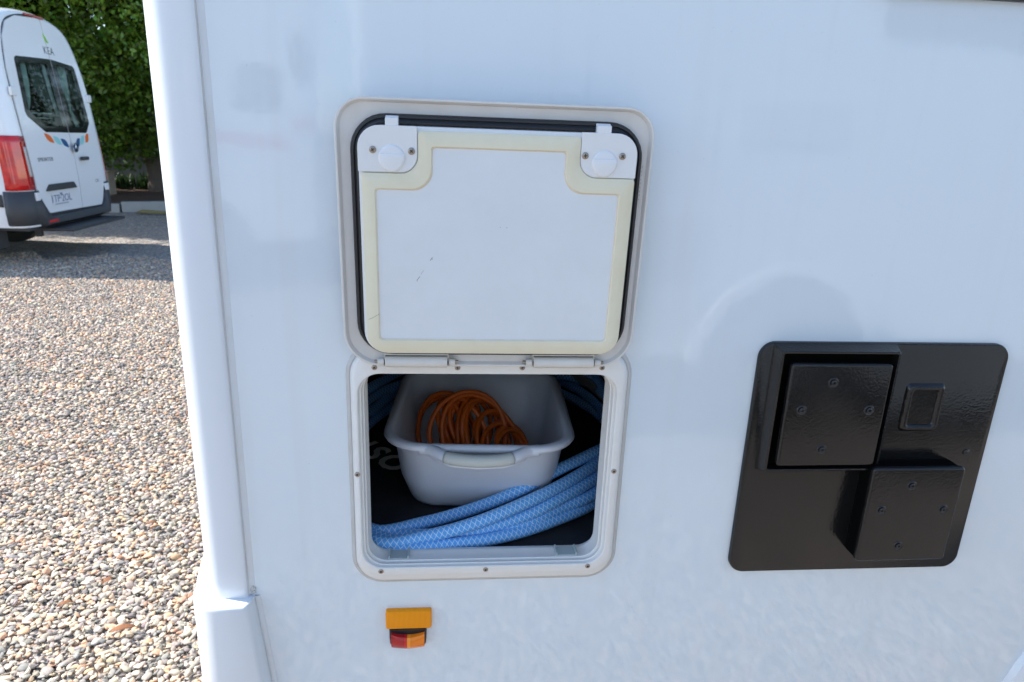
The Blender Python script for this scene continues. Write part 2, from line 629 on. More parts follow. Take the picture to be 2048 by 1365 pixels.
def text_mesh(name, body, size, material, parent, extrude=0.0006, align='CENTER', shear=0.0, space=1.0, bold=0.0):
    cu = bpy.data.curves.new(name, 'FONT')
    cu.body = body
    cu.size = size
    cu.extrude = extrude
    cu.align_x = align
    cu.align_y = 'CENTER'
    cu.shear = shear
    cu.offset = bold
    cu.space_character = space
    cu.resolution_u = 3
    t = bpy.data.objects.new(name + '_tmp', cu)
    COL.objects.link(t)
    dg = bpy.context.evaluated_depsgraph_get()
    me = bpy.data.meshes.new_from_object(t.evaluated_get(dg))
    bpy.data.objects.remove(t)
    bpy.data.curves.remove(cu)
    me.name = name
    me.materials.clear()
    me.materials.append(material)
    o = bpy.data.objects.new(name, me)
    COL.objects.link(o)
    o.parent = parent
    return o


def phillips(mb_name, c, parent, r=0.0042, h=0.0022, rot=0.3, mats=None, hexa=False, axis=(0, -1, 0)):
    mb = MB()
    mb.lathe((0, 0, 0), axis, [(r * 1.0, 0.0), (r * 0.98, h * 0.45), (r * 0.72, h * 0.9), (r * 0.35, h), (0.0001, h)], 16, 0)
    if hexa:
        mb.lathe((0, 0, 0), axis, [(r * 0.42, h * 0.6), (r * 0.42, h * 1.06), (0.0001, h * 1.06)], 6, 1)
    else:
        for a in (rot, rot + math.pi / 2):
            ca, sa = math.cos(a), math.sin(a)
            l, w = r * 0.55, r * 0.13
            y = -h * 1.04
            P = [(-l, -w), (l, -w), (l, w), (-l, w)]
            v = [(px * ca - pz * sa, yy, px * sa + pz * ca) for yy in (y * 0.5, y) for px, pz in P]
            mb.add(v, [(0, 1, 2, 3), (4, 7, 6, 5), (0, 4, 5, 1), (1, 5, 6, 2), (2, 6, 7, 3), (3, 7, 4, 0)], 1)
    o = mb.build(mb_name, mats or [M['steel'], M['dark']], parent)
    o.location = c
    return o


# ------------------------------------------------------------------ ground
g = MB()
S = 600.0
g.add([(-S, -S, 0), (S, -S, 0), (S, S, 0), (-S, S, 0)], [(0, 1, 2, 3)])
ground = tag(g.build('ground', M['ground'], smooth=None), kind='structure')


def ico(sub):
    bm = bmesh.new()
    bmesh.ops.create_icosphere(bm, subdivisions=sub, radius=1.0)
    bm.verts.ensure_lookup_table()
    V = np.array([v.co[:] for v in bm.verts])
    Fc = np.array([[v.index for v in f.verts] for f in bm.faces])
    bm.free()
    return V, Fc


PAL = np.array([(0.28, 0.275, 0.27), (0.35, 0.335, 0.315), (0.22, 0.22, 0.225), (0.43, 0.395, 0.345), (0.52, 0.43, 0.34),
                (0.56, 0.37, 0.26), (0.53, 0.49, 0.44), (0.15, 0.15, 0.155), (0.47, 0.375, 0.275), (0.62, 0.55, 0.47)])
PW = np.array([0.15, 0.18, 0.08, 0.17, 0.14, 0.10, 0.09, 0.03, 0.04, 0.02])
PW = PW / PW.sum()


def stones(region, spacing, sub, size, zoff):
    """region(x,y)->bool mask over a box; one mesh of loose stones"""
    (x0, x1, y0, y1), mask = region
    nx, ny = int((x1 - x0) / spacing), int((y1 - y0) / spacing)
    gx, gy = np.meshgrid(np.arange(nx), np.arange(ny))
    px = x0 + (gx + 0.5 * (gy % 2) + rng.uniform(-0.42, 0.42, gx.shape)) * spacing
    py = y0 + (gy + rng.uniform(-0.42, 0.42, gx.shape)) * spacing
    px, py = px.ravel(), py.ravel()
    k = mask(px, py)
    px, py = px[k], py[k]
    n = len(px)
    V, Fc = ico(sub)
    nv = len(V)
    variants = []
    for _ in range(14):
        W = V.copy()
        for _c in range(9):           # knock flats off the ball so the stones are angular
            d = rng.normal(size=3)
            d /= np.linalg.norm(d)
            cut = rng.uniform(0.42, 0.8)
            over = np.maximum(W @ d - cut, 0)
            W = W - over[:, None] * d
        variants.append(W)
    variants = np.array(variants)
    vi = rng.integers(0, 14, n)
    base = variants[vi]
    sc = size * np.exp(rng.normal(0, 0.22, n))
    el = np.stack([rng.uniform(0.95, 1.35, n), rng.uniform(0.7, 0.98, n), rng.uniform(0.36, 0.62, n)], 1)
    P = base * el[:, None, :] * sc[:, None, None]
    yaw = rng.uniform(0, 2 * np.pi, n)
    tilt = rng.normal(0, 0.30, n)
    roll = rng.normal(0, 0.30, n)
    ct, st = np.cos(tilt), np.sin(tilt)
    Y = P[:, :, 1] * ct[:, None] - P[:, :, 2] * st[:, None]
    Z = P[:, :, 1] * st[:, None] + P[:, :, 2] * ct[:, None]
    X = P[:, :, 0]
    cr_, sr_ = np.cos(roll), np.sin(roll)
    X, Z = X * cr_[:, None] + Z * sr_[:, None], -X * sr_[:, None] + Z * cr_[:, None]
    c_, s_ = np.cos(yaw), np.sin(yaw)
    X, Y = X * c_[:, None] - Y * s_[:, None], X * s_[:, None] + Y * c_[:, None]
    Z = Z + (zoff + rng.uniform(-0.2, 0.45, n) * size)[:, None]
    out = np.stack([X + px[:, None], Y + py[:, None], Z], 2).reshape(-1, 3)
    faces = (Fc[None] + (np.arange(n) * nv)[:, None, None]).reshape(-1, 3)
    col = PAL[rng.choice(len(PAL), n, p=PW)] * np.exp(rng.normal(0, 0.17, n))[:, None] * (1 + rng.normal(0, 0.03, (n, 3)))
    col = np.clip(col * np.array([1.08, 0.995, 0.905]), 0.05, 0.72)
    full = np.ones((n, nv, 4), np.float32)
    full[:, :, :3] = col[:, None, :]
    return out, faces, full.reshape(-1, 4)


def raw_mesh(name, chunks, material, smooth=False):
    """one mesh from (verts, triangles, vertex colours) chunks"""
    k = 0
    vs, fs, cs = [], [], []
    for v, f, c in chunks:
        vs.append(v)
        fs.append(f + k)
        cs.append(c)
        k += len(v)
    v, f, c = np.concatenate(vs), np.concatenate(fs), np.concatenate(cs)
    w = f.shape[1]
    me = bpy.data.meshes.new(name)
    me.vertices.add(len(v))
    me.vertices.foreach_set('co', v.ravel().astype(np.float32))
    me.loops.add(f.size)
    me.loops.foreach_set('vertex_index', f.ravel().astype(np.int32))
    me.polygons.add(len(f))
    me.polygons.foreach_set('loop_start', np.arange(0, f.size, w, dtype=np.int32))
    me.update()
    ca = me.color_attributes.new('col', 'FLOAT_COLOR', 'POINT')
    ca.data.foreach_set('color', c.astype(np.float32).ravel())
    if smooth:
        me.polygons.foreach_set('use_smooth', [True] * len(f))
    me.materials.append(material)
    o = bpy.data.objects.new(name, me)
    COL.objects.link(o)
    return o


def wedge(lo, hi, near, far):
    # ground seen past the rear corner of the motorhome, with a margin for a step to either side
    def f(x, y):
        d = y + 0.9
        dw = d + 0.16 * np.sin(5.3 * x + 1.0) + 0.09 * np.sin(13.1 * x + 6.0 * y)
        return (x < -0.30 * d + 0.05) & (x > -0.98 * d - 0.25) & (dw >= near) & (dw < far) & ((x < -0.37) | (y < -0.03))
    return ((lo, hi, near - 1.2, far - 0.6), f)


gravel = raw_mesh('gravel', [stones(wedge(-3.4, 0.0, 1.25, 2.51), 0.0196, 2, 0.0126, 0.007),
                             stones(wedge(-4.0, 0.0, 1.25, 3.6), 0.0200, 1, 0.0062, 0.006),
                             stones(wedge(-9.0, 0.0, 2.49, 8.6), 0.0210, 1, 0.0140, 0.007)], M['stone'])
tag(gravel, 'loose grey, beige and pinkish gravel covering the sunlit yard', 'gravel', kind='stuff')

# ------------------------------------------------------------------ the motorhome whose side fills the picture
mh = empty('motorhome', (0, 0, 0))
tag(mh, 'large white motorhome seen close up with its side locker standing open', 'motorhome')
HOLE = rr(-0.128, 0.245, 0.944, 1.275, 0.035)
arch = [(1.44 + 0.47 * math.cos(a), 0.545 + 0.47 * math.sin(a)) for a in np.linspace(math.radians(215), math.radians(-35), 40)]
outer = [(-0.300, 0.50), (arch[0][0], 0.50)] + [p for p in arch if p[1] > 0.50] + [(arch[-1][0], 0.50), (6.2, 0.50), (6.2, 2.86), (-0.300, 2.86)]
outer = [p for i, p in enumerate(outer) if i == 0 or (abs(p[0] - outer[i - 1][0]) + abs(p[1] - outer[i - 1][1])) > 1e-4]
WINH = rr(0.48, 1.62, 1.772, 2.45, 0.06)
VENTH = None
fill_with_holes('side_wall', outer, [HOLE, WINH], M['gelcoat'], mh, 0.0, 0.03)
# window above the vent plate, only its lower rubber edge shows at the top of the picture
mb = MB()
o1, o2, o3 = rr(0.474, 1.626, 1.7680, 2.456, 0.066), rr(0.49, 1.61, 1.782, 2.44, 0.055), rr(0.493, 1.607, 1.785, 2.437, 0.052)
mb.loft([at_y(o1, 0.002), at_y(o1, -0.008), at_y(o2, -0.010), at_y(o3, -0.002)], closed=True)
wf = mb.build('window', M['rubber'], mh)
mb = MB()
mb.loft([at_y(o2, 0.004), at_y(o2, -0.004)], True, True)
mb.build('pane', M['glass_dark'], wf)
# rest of the shell
mb = MB()
mb.box(-0.367, 6.2, 2.16, 2.20, 0.50, 2.86)
mb.build('far_wall', M['gelcoat'], mh)
mb = MB()
mb.box(-0.367, -0.34, 0.30, 2.16, 0.85, 2.86)
mb.build('rear_wall', M['gelcoat'], mh)
mb = MB()
mb.box(6.2, 6.23, 0.0, 2.2, 0.50, 2.86)
mb.build('front_wall', M['gelcoat'], mh)
mb = MB()
mb.box(-0.39, 6.25, -0.012, 2.21, 2.862, 2.93)
mb.build('roof', M['trim'], mh, bevel=0.02)
mb = MB()
mb.box(-0.33, 6.18, 0.05, 2.15, 0.46, 0.495)
mb.build('underfloor', M['vangrey'], mh)

# rounded rear corner moulding
CX, CR = -0.325, 0.042
prof = [(-0.2965, 0.0015), (-0.2968, -0.0032), (-0.2985, -0.0060), (-0.303, -0.0082)]
prof += [(CX - CR * math.sin(a), -0.0085 + CR - CR * math.cos(a)) for a in np.linspace(0.0, math.pi / 2, 14)]
prof += [(-0.3672, 0.12), (-0.3672, 0.32)]
zb = 0.9010
mb = MB()
mb.loft([[(x + 0.0, y, z) for x, y in prof] for z in (zb, zb + 0.02, 1.2, 1.6, 2.0, 2.4, 2.86)], closed=False)
mb.build('corner_moulding', M['trim'], mh, smooth=60)
mb = MB()
pr = [(-0.2966, 0.001), (-0.2962, -0.0030), (-0.2930, -0.0014), (-0.2892, -0.0007), (-0.2880, -0.0001)]
mb.loft([[(x, y, z) for x, y in pr] for z in np.linspace(0.905, 2.86, 40)], closed=False)
mb.build('seam_bead', M['bead'], mh, smooth=70)
mb = MB()
mb.box(-0.2970, -0.2960, -0.0048, -0.001, 0.905, 2.86)
mb.build('seam_grime', M['groove'], mh, smooth=None)
# smear of sealant at the foot of the seam
mb = MB()
for k in range(7):
    a = random.uniform(0, 6.28)
    x, z, r = -0.2925 + random.gauss(0, 0.0022), 0.9105 + random.gauss(0, 0.006), random.uniform(0.0015, 0.0045)
    mb.lathe((x, -0.001, z), (0, -1, 0), [(r, 0), (r * 0.8, 0.0012), (r * 0.3, 0.0020), (0.0001, 0.0021)], 12)
mb.build('sealant_smear', M['sealant'], mh)

# bumper corner moulding with its ledge
BX, BR, BY = -0.330, 0.055, -0.032


def bumper_ring(z, ins=0.0):
    xr = -0.2885 + (0.9 - z) * 0.094
    p = [(xr, 0.0015), (xr - 0.001, BY * 0.25), (xr - 0.004, BY * 0.8 + ins), (xr - 0.010, BY + ins)]
    p += [(BX - (BR - ins) * math.sin(a), BY + BR - (BR - ins) * math.cos(a)) for a in np.linspace(0, math.pi / 2, 14)]
    p += [(-0.385 + ins, 0.12), (-0.385 + ins, 0.34)]
    return [(x, y, z) for x, y in p]


mb = MB()
mb.loft([bumper_ring(z, i) for z, i in ((0.42, 0.0), (0.60, 0.0), (0.75, 0.0), (0.8955, 0.0), (0.8995, 0.0007), (0.9015, 0.0020), (0.9024, 0.0042), (0.9027, 0.012))], closed=False)
lst = bumper_ring(0.9027, 0.012)
mb.add(lst + [(-0.2885, 0.34, 0.9027)], [tuple(range(len(lst) + 1))])
mb.build('bumper_corner', M['bumper'], mh, smooth=50)
mb = MB()
sh = [(-0.3665, 0.975), (-0.372, 0.962), (-0.386, 0.925), (-0.3915, 0.905), (-0.392, 0.88), (-0.392, 0.42), (-0.35, 0.42), (-0.35, 0.975)]
mb.loft([[(-0.352 + (x + 0.352) * k, y, min(z, 0.90 + (z - 0.90) * k) if z > 0.90 else z) for x, z in sh] for y, k in ((0.006, 0.30), (0.018, 0.66), (0.034, 0.86), (0.06, 0.97), (0.10, 1.0), (1.2, 1.0), (2.15, 1.0))], True, True)
mb.build('rear_bumper', M['bumper'], mh, smooth=50)
# sealant line down the slanted edge of the bumper moulding
mb = MB()
rings = []
for z in np.linspace(0.902, 0.42, 30):
    xr = -0.2885 + (0.9 - z) * 0.094
    rings.append([(xr - 0.002, -0.0005, z), (xr + 0.0005, -0.0034, z), (xr + 0.0045, -0.0024, z), (xr + 0.0075, -0.0003, z)])
mb.loft(rings, closed=False)
mb.build('bumper_sealant', M['bead'], mh, smooth=70)

# wheel arch lip and the wheel inside it
mb = MB()
ri = []
for a in np.linspace(math.radians(215), math.radians(-35), 40):
    ca, sa = math.cos(a), math.sin(a)
    ri.append([(1.44 + r * ca, y, 0.545 + r * sa) for r, y in ((0.472, 0.0005), (0.468, -0.010), (0.462, -0.013), (0.425, -0.015), (0.420, -0.010), (0.418, 0.06))])
mb.loft(ri, closed=False)
mb.build('wheel_arch', M['trim'], mh, smooth=40)


def wheel(parent, c, r=0.35, w=0.23, face=-1):
    mb = MB()
    mb.lathe((0, 0, 0), (0, 1, 0), [(r * 0.62, -w / 2), (r * 0.9, -w / 2), (r * 0.985, -w * 0.4), (r, -w * 0.25), (r, w * 0.25), (r * 0.985, w * 0.4), (r * 0.9, w / 2), (r * 0.62, w / 2)], 36, 0, False)
    t = mb.build('wheel', M['tyre'], parent)
    t.location = c
    mb = MB()
    mb.lathe((0, 0, 0), (0, face, 0), [(r * 0.63, w * 0.46), (r * 0.60, w * 0.40), (r * 0.56, w * 0.25), (r * 0.3, w * 0.22), (r * 0.2, w * 0.36), (0.001, w * 0.36)], 30, 0, False)
    mb.build('rim', M['rim'], t)
    return t


wheel(mh, (1.44, 0.20, 0.35))
wheel(mh, (1.44, 2.0, 0.35), face=1)
wheel(mh, (5.3, 0.20, 0.35))
wheel(mh, (5.3, 2.0, 0.35), face=1)

# ------------------------------------------------------------------ locker frame
FR = [  # y, x0, x1, z0, z1, radius
    (0.0, -0.1362, 0.2562, 0.9255, 1.299, 0.041),
    (-0.0045, -0.1355, 0.2555, 0.9262, 1.2985, 0.041),
    (-0.0085, -0.1335, 0.2532, 0.9300, 1.297, 0.039),
    (-0.0115, -0.1305, 0.2498, 0.9395, 1.294, 0.036),
    (-0.0125, -0.1285, 0.2475, 0.9420, 1.292, 0.034),
    (-0.0125, -0.1262, 0.2418, 0.9515, 1.2630, 0.032),
    (-0.0112, -0.1248, 0.2402, 0.9527, 1.2623, 0.031),
    (-0.0070, -0.1240, 0.2394, 0.9524, 1.2623, 0.031),
    (-0.0050, -0.1228, 0.2380, 0.9530, 1.2623, 0.030),
    (-0.0045, -0.1212, 0.2366, 0.9543, 1.2622, 0.030),
    (-0.0005, -0.1206, 0.2360, 0.9538, 1.2622, 0.029),
    (0.0020, -0.1204, 0.2357, 0.9528, 1.2622, 0.029),
    (0.0038, -0.1196, 0.2349, 0.9534, 1.2622, 0.029),
    (0.0045, -0.1183, 0.2337, 0.9548, 1.2622, 0.029),
    (0.0085, -0.1179, 0.2333, 0.9546, 1.2622, 0.028),
    (0.0110, -0.1176, 0.2331, 0.9540, 1.2622, 0.028),
    (0.0260, -0.1172, 0.2327, 0.9538, 1.2622, 0.028),
    (0.0285, -0.1165, 0.2320, 0.9545, 1.2622, 0.028),
    (0.0320, -0.1165, 0.2320, 0.9540, 1.2622, 0.028),
    (0.0450, -0.1240, 0.2400, 0.9480, 1.2700, 0.034),
]
mb = MB()
mb.loft([at_y(rr(x0, x1, z0, z1, r, 8), y) for y, x0, x1, z0, z1, r in FR])
frame = mb.build('locker_frame', M['frame'], mh, smooth=28)
mb = MB()
mb.loft([at_y(rr(-0.1362 - a, 0.2562 + a, 0.9255 - a, 1.299 + a, 0.041 + a, 8), y) for a, y in ((0.0, -0.0032), (0.002, -0.0030), (0.0045, -0.0014), (0.0058, -0.0002))])
mb.build('frame_sealant', M['sealant'], frame, smooth=70)
for i, (x, z) in enumerate([(-0.0987, 0.9471), (0.0587, 0.9464), (0.2166, 0.9486), (-0.1288, 1.1096), (0.245, 1.111),
                            (-0.1011, 1.2718), (0.0122, 1.2720), (0.1022, 1.2725), (0.2152, 1.2731)]):
    phillips('screw', (x, -0.0121, z), frame, 0.0040, 0.0018, i * 0.5, hexa=(i < 5))
for x0, x1 in ((-0.0885, -0.0585), (0.1705, 0.2025)):
    mb = MB()
    mb.box(x0 + 0.002, x1 - 0.002, 0.0075, 0.0300, 0.9530, 0.95560)
    mb.box(x0 - 0.001, x0 + 0.002, 0.0065, 0.0300, 0.9530, 0.9600)
    mb.box(x1 - 0.002, x1 + 0.001, 0.0065, 0.0300, 0.9530, 0.9600)
    mb.build('latch_catch', M['catch'], frame, bevel=0.0006)

# ------------------------------------------------------------------ locker lid, folded up against the wall
TILT = math.atan(0.066)
X0, X1, V0, V1 = -0.138, 0.251, -0.005, 0.337


def rr4(x0, x1, z0, z1, rb, rt, n=8):
    return rpoly([(x0, z0), (x1, z0), (x1, z1), (x0, z1)], [rb, rb, rt, rt], n)


def rin(i, rb=0.048, rt=0.036):
    return rr4(X0 + i, X1 - i, V0 + i, V1 - i, rb - i, rt - i)


mb = MB()
mb.loft([at_y(rin(0.006), 0.0135), at_y(rin(0.0015), 0.0125), at_y(rin(0.0), 0.010), at_y(rin(0.0), 0.0015), at_y(rin(0.0007), 0.0003),
         at_y(rin(0.0018), 0.0), at_y(rin(0.0030), 0.0004), at_y(rin(0.0044), 0.0024), at_y(rin(0.0062), 0.0052), at_y(rin(0.0085), 0.0058), at_y(rin(0.028), 0.0060)], True, True)
lid = mb.build('locker_lid', M['tray'], mh, smooth=35)
lid['label'] = 'locker door folded up, its inner side facing out'
lid.location = (0, -0.026, 1.283)
lid.rotation_euler = (TILT, 0, 0)

SL = [(0.0, 0.0060), (0.0004, -0.0020), (0.0022, -0.0042), (0.0045, -0.0046), (0.0055, -0.0030), (0.0068, -0.0036), (0.0092, -0.0062), (0.0112, -0.0060), (0.0125, 0.0055)]
mb = MB()
mb.loft([at_y(rr4(-0.1198 + i, 0.2372 - i, 0.013 + i, 0.3188 - i, 0.045 - i, 0.043 - i), y) for i, y in SL])
mb.build('rubber_seal', M['rubber'], lid, smooth=40)
mb = MB()
pin = lambda i: rr4(-0.1090 + i, 0.2268 - i, 0.0185 + i, 0.3058 - i, 0.030, 0.030)
mb.loft([at_y(pin(0), 0.0058), at_y(pin(0), -0.0105), at_y(pin(0.0008), -0.0116), at_y(pin(0.0016), -0.0118)], True, True)
mb.build('inner_pan', M['pan'], lid, smooth=35)


def notched(x0, x1, v0, v1, xl, xr, vl, vr, rb, rn, rt):
    return rpoly([(x0, v0), (x1, v0), (x1, vr), (xr, vr), (xr, v1), (xl, v1), (xl, vl), (x0, vl)],
                 [rb, rb, rt, rn, rt, rt, rn, rt], 7)


NO = lambda i=0.0: notched(-0.1056 + i, 0.2266 - i, 0.0208 + i, 0.3012 - i, -0.0382 + i, 0.1566 - i, 0.2514 - i, 0.2530 - i, 0.026, 0.021, 0.004)
NI = lambda i=0.0: notched(-0.0899 - i, 0.2092 + i, 0.0388 - i, 0.2835 + i, -0.0224 - i, 0.1402 + i, 0.2330 + i, 0.2344 + i, 0.005, 0.040, 0.004)
mb = MB()
mb.loft([at_y(NO(), -0.0118), at_y(NO(), -0.0152), at_y(NO(0.0010), -0.0161), at_y(NI(0.0008), -0.0161), at_y(NI(), -0.0150), at_y(NI(-0.0004), -0.0118)])
mb.build('foam_gasket', M['foam'], lid, smooth=40)
mb = MB()
mb.loft([at_y(NI(0.0002), -0.0146), at_y(NI(-0.0006), -0.0143), at_y(NI(-0.0014), -0.0137), at_y(NI(-0.0016), -0.0130)])
mb.build('adhesive_line', M['adhesive'], lid, smooth=70)
mb = MB()
slab(mb, NI(0.004), -0.0119, -0.0136)
mb.build('inner_panel', M['panel'], lid, smooth=None)
# latch plates, knobs, screws, tabs
for side, (px0, px1, pv0, pv1) in enumerate([(-0.1092, -0.0394, 0.2527, 0.3062), (0.1572, 0.2270, 0.2540, 0.3066)]):
    rad = [0.0012, 0.020, 0.001, 0.028] if side == 0 else [0.020, 0.0012, 0.028, 0.001]
    Pq = lambda i: rpoly([(px0 + i, pv0 + i), (px1 - i, pv0 + i), (px1 - i, pv1 - i), (px0 + i, pv1 - i)], rad, 8)
    mb = MB()
    mb.loft([at_y(Pq(0), -0.0116), at_y(Pq(0), -0.0150), at_y(Pq(0.0005), -0.0156)], True, True)
    lp = mb.build('latch_plate', M['pan'], lid, smooth=35)
    kx, kv = ((-0.0694, 0.2690) if side == 0 else (0.1870, 0.2708))
    mb = MB()
    R = 0.0148
    mb.lathe((kx, -0.0154, kv), (0, -1, 0), [(R + 0.0012, 0), (R + 0.0006, 0.0010), (R - 0.0004, 0.0021), (R - 0.002, 0.0025), (0.0002, 0.0022)], 40)
    # thick lower half with a straight upper edge
    ed = []
    for a in np.linspace(math.radians(158), math.radians(382), 26):
        rr_ = R * (1.0 + 0.045 * math.cos(3 * (a - math.radians(270))))
        ed.append((kx + rr_ * math.cos(a), kv + rr_ * math.sin(a)))
    cx_, cv_ = kx, kv - 0.004
    ins = [(cx_ + (x - cx_) * 0.93, cv_ + (z - cv_) * 0.93) for x, z in ed]
    ins2 = [(cx_ + (x - cx_) * 0.85, cv_ + (z - cv_) * 0.85) for x, z in ed]
    mb.loft([at_y(ed, -0.0160), at_y(ed, -0.0182), at_y(ins, -0.0191), at_y(ins2, -0.0194)], True, True)
    mb.build('latch_knob', M['knob'], lid, smooth=40)
    tx0, tx1 = ((-0.0764, -0.0612) if side == 0 else (0.1752, 0.1926))
    mb = MB()
    mb.add([(tx0, -0.0040, 0.3170), (tx1, -0.0040, 0.3170), (tx1, -0.0150, 0.3145), (tx0, -0.0150, 0.3145),
            (tx0, -0.0040, 0.300), (tx1, -0.0040, 0.300), (tx1, -0.0152, 0.302), (tx0, -0.0152, 0.302)],
           [(0, 1, 2, 3), (4, 7, 6, 5), (0, 4, 5, 1), (1, 5, 6, 2), (2, 6, 7, 3), (3, 7, 4, 0)])
    mb.build('latch_tongue', M['knob'], lid, bevel=0.0008)
for i, (x, v) in enumerate([(-0.0914, 0.2783), (-0.0461, 0.2779), (0.1626, 0.2796), (0.2084, 0.2803)]):
    phillips('screw', (x, -0.0155, v), lid, 0.0043, 0.0020, (0.5, 0.9, 0.05, 0.7)[i])
# hinges
for hx0, hx1 in ((-0.0842, -0.0018), (0.1152, 0.1978)):
    mb = MB()
    mb.lathe((hx0, -0.0035, 0.0035), (1, 0, 0), [(0.0001, 0), (0.0068, 0), (0.0075, 0.0006), (0.0075, hx1 - hx0 - 0.0006), (0.0068, hx1 - hx0), (0.0001, hx1 - hx0)], 20)
    mb.box(hx0, hx1, -0.0060, 0.009, -0.004, 0.0012)
    mb.box(hx0 - 0.0015, hx1 + 0.0015, -0.0030, 0.0062, 0.0125, 0.0150)
    mb.box(hx0 - 0.0015, hx0 - 0.0002, -0.0030, 0.0062, 0.004, 0.0127)
    mb.box(hx1 + 0.0002, hx1 + 0.0015, -0.0030, 0.0062, 0.004, 0.0127)
    mb.build('hinge', M['hinge'], lid, bevel=0.0005)
    for e, s_ in ((hx0 - 0.0062, -1), (hx1 + 0.0062, 1)):
        mb = MB()
        mb.lathe((e - 0.0042, -0.002, 0.0028), (1, 0, 0), [(0.0001, 0), (0.0048, 0), (0.0048, 0.0085), (0.0001, 0.0085)], 12)
        mb.box(e - 0.0042, e + 0.0042, -0.004, 0.006, -0.004, 0.003)
        mb.build('hinge_knuckle', M['hinge'], lid, bevel=0.0005)
        mb = MB()
        mb.lathe((e + s_ * 0.0045 - (0.004 if s_ < 0 else 0), -0.001, 0.0028), (1, 0, 0), [(0.0001, 0), (0.0022, 0), (0.0022, 0.004), (0.0001, 0.004)], 10)
        mb.build('hinge_pin', M['steel'], lid)
# scuffs and pen marks on the lid
mb = MB()


def stroke(mb, pts, w, y):
    for a, b in zip(pts[:-1], pts[1:]):
        d = Vector((b[0] - a[0], b[1] - a[1])).normalized() * (w / 2)
        n_ = (-d.y, d.x)
        mb.add([(a[0] - n_[0], y, a[1] - n_[1]), (b[0] - n_[0], y, b[1] - n_[1]), (b[0] + n_[0], y, b[1] + n_[1]), (a[0] + n_[0], y, a[1] + n_[1])], [(0, 1, 2, 3)])


stroke(mb, [(-0.0216, 0.1495), (-0.0222, 0.1482), (-0.0243, 0.1455)], 0.0007, -0.01385)
stroke(mb, [(-0.0212, 0.1468), (-0.0224, 0.1478)], 0.0006, -0.01385)
stroke(mb, [(-0.0325, 0.1325), (-0.0360, 0.1270)], 0.0003, -0.01385)
stroke(mb, [(-0.0372, 0.1245), (-0.0412, 0.1190), (-0.0405, 0.1180)], 0.0006, -0.01385)
stroke(mb, [(0.0700, 0.1890), (0.0716, 0.1891)], 0.0005, -0.01385)
stroke(mb, [(0.0622, 0.1895), (0.0630, 0.1893)], 0.0005, -0.01385)
stroke(mb, [(-0.1030, 0.0670), (-0.0980, 0.0690), (-0.0890, 0.0745)], 0.0004, -0.01628)
for p in ([(0.0782, 0.3318), (0.0790, 0.3295), (0.0800, 0.3310)], [(0.0795, 0.3320), (0.0815, 0.3312), (0.0805, 0.3302)], [(0.0772, 0.3308), (0.0784, 0.3300)]):
    stroke(mb, p, 0.0005, 0.00545)
for v in np.linspace(0.225, 0.265, 9):
    stroke(mb, [(0.2400, v), (0.2404, v + random.uniform(0.001, 0.003))], 0.0005, 0.0055)
tag(mb.build('scuff_marks', M['scuff'], lid, smooth=None, recalc=False), kind='stuff')

# ------------------------------------------------------------------ black vent plate
mb = MB()
vp = lambda i: rr(0.4462 + i, 0.8330 - i, 0.9275 + i, 1.3110 - i, 0.024 - i, 8)
mb.loft([at_y(vp(0.0), 0.0002), at_y(vp(0.0), -0.0055), at_y(vp(0.0012), -0.0075), at_y(vp(0.003), -0.0082)], True, True)
vent = mb.build('vent_plate', M['blackpl'], mh, smooth=35)
vent['label'] = 'black painted flue plate with two square covers'
mb = MB()
ro = lambda i: rr(0.4690 + i, 0.6470 - i, 1.1160 + i, 1.3040 - i, 0.003, 2)
mb.loft([at_y(ro(-0.006), -0.0080), at_y(ro(-0.005), -0.0100), at_y(ro(0.0), -0.0272), at_y(ro(0.0012), -0.0280), at_y(ro(0.0032), -0.0275), at_y(ro(0.0042), -0.0090)])
mb.build('flue_collar', M['blackpl'], vent, smooth=35)
mb = MB()
mb.box(0.4735, 0.6425, -0.0094, -0.0084, 1.1205, 1.2995)
mb.box(0.492, 0.626, -0.0300, -0.0094, 1.138, 1.278)
mb.build('flue_backing', M['blackmat'], vent)
mb = MB()
mb.box(0.6345, 0.7765, -0.0352, -0.0080, 0.9680, 1.1240)
mb.build('flue_backing', M['blackmat'], vent, bevel=0.002)  # black block stands in for the cover's dark mirror image on the plate


def cover(x0, x1, z0, z1, yb, yf):
    mb = MB()
    c = lambda i: rr(x0 + i, x1 - i, z0 + i, z1 - i, 0.0055 - i * 0.8, 5)
    mb.loft([at_y(c(0.0), yb), at_y(c(0.0), yf + 0.0030), at_y(c(0.0008), yf + 0.0012), at_y(c(0.0022), yf + 0.0002), at_y(c(0.0036), yf)], True, True)
    return mb.build('flue_cover', M['blackpl'], vent, smooth=40)


cover(0.4826, 0.6348, 1.1275, 1.2876, -0.0262, -0.0345)
cover(0.6325, 0.7795, 0.9660, 1.1262, -0.0340, -0.0412)


def dished(c, y):
    mb = MB()
    mb.lathe((0, 0, 0), (0, -1, 0), [(0.0080, 0.0), (0.0074, 0.0009), (0.0066, 0.0010), (0.0056, 0.0002), (0.0044, 0.0001), (0.0042, 0.0016), (0.0034, 0.0021), (0.0018, 0.0021), (0.0016, 0.0008), (0.0001, 0.0008)], 18)
    o = mb.build('screw', M['blackscrew'], vent, smooth=50)
    o.location = (c[0], y, c[1])


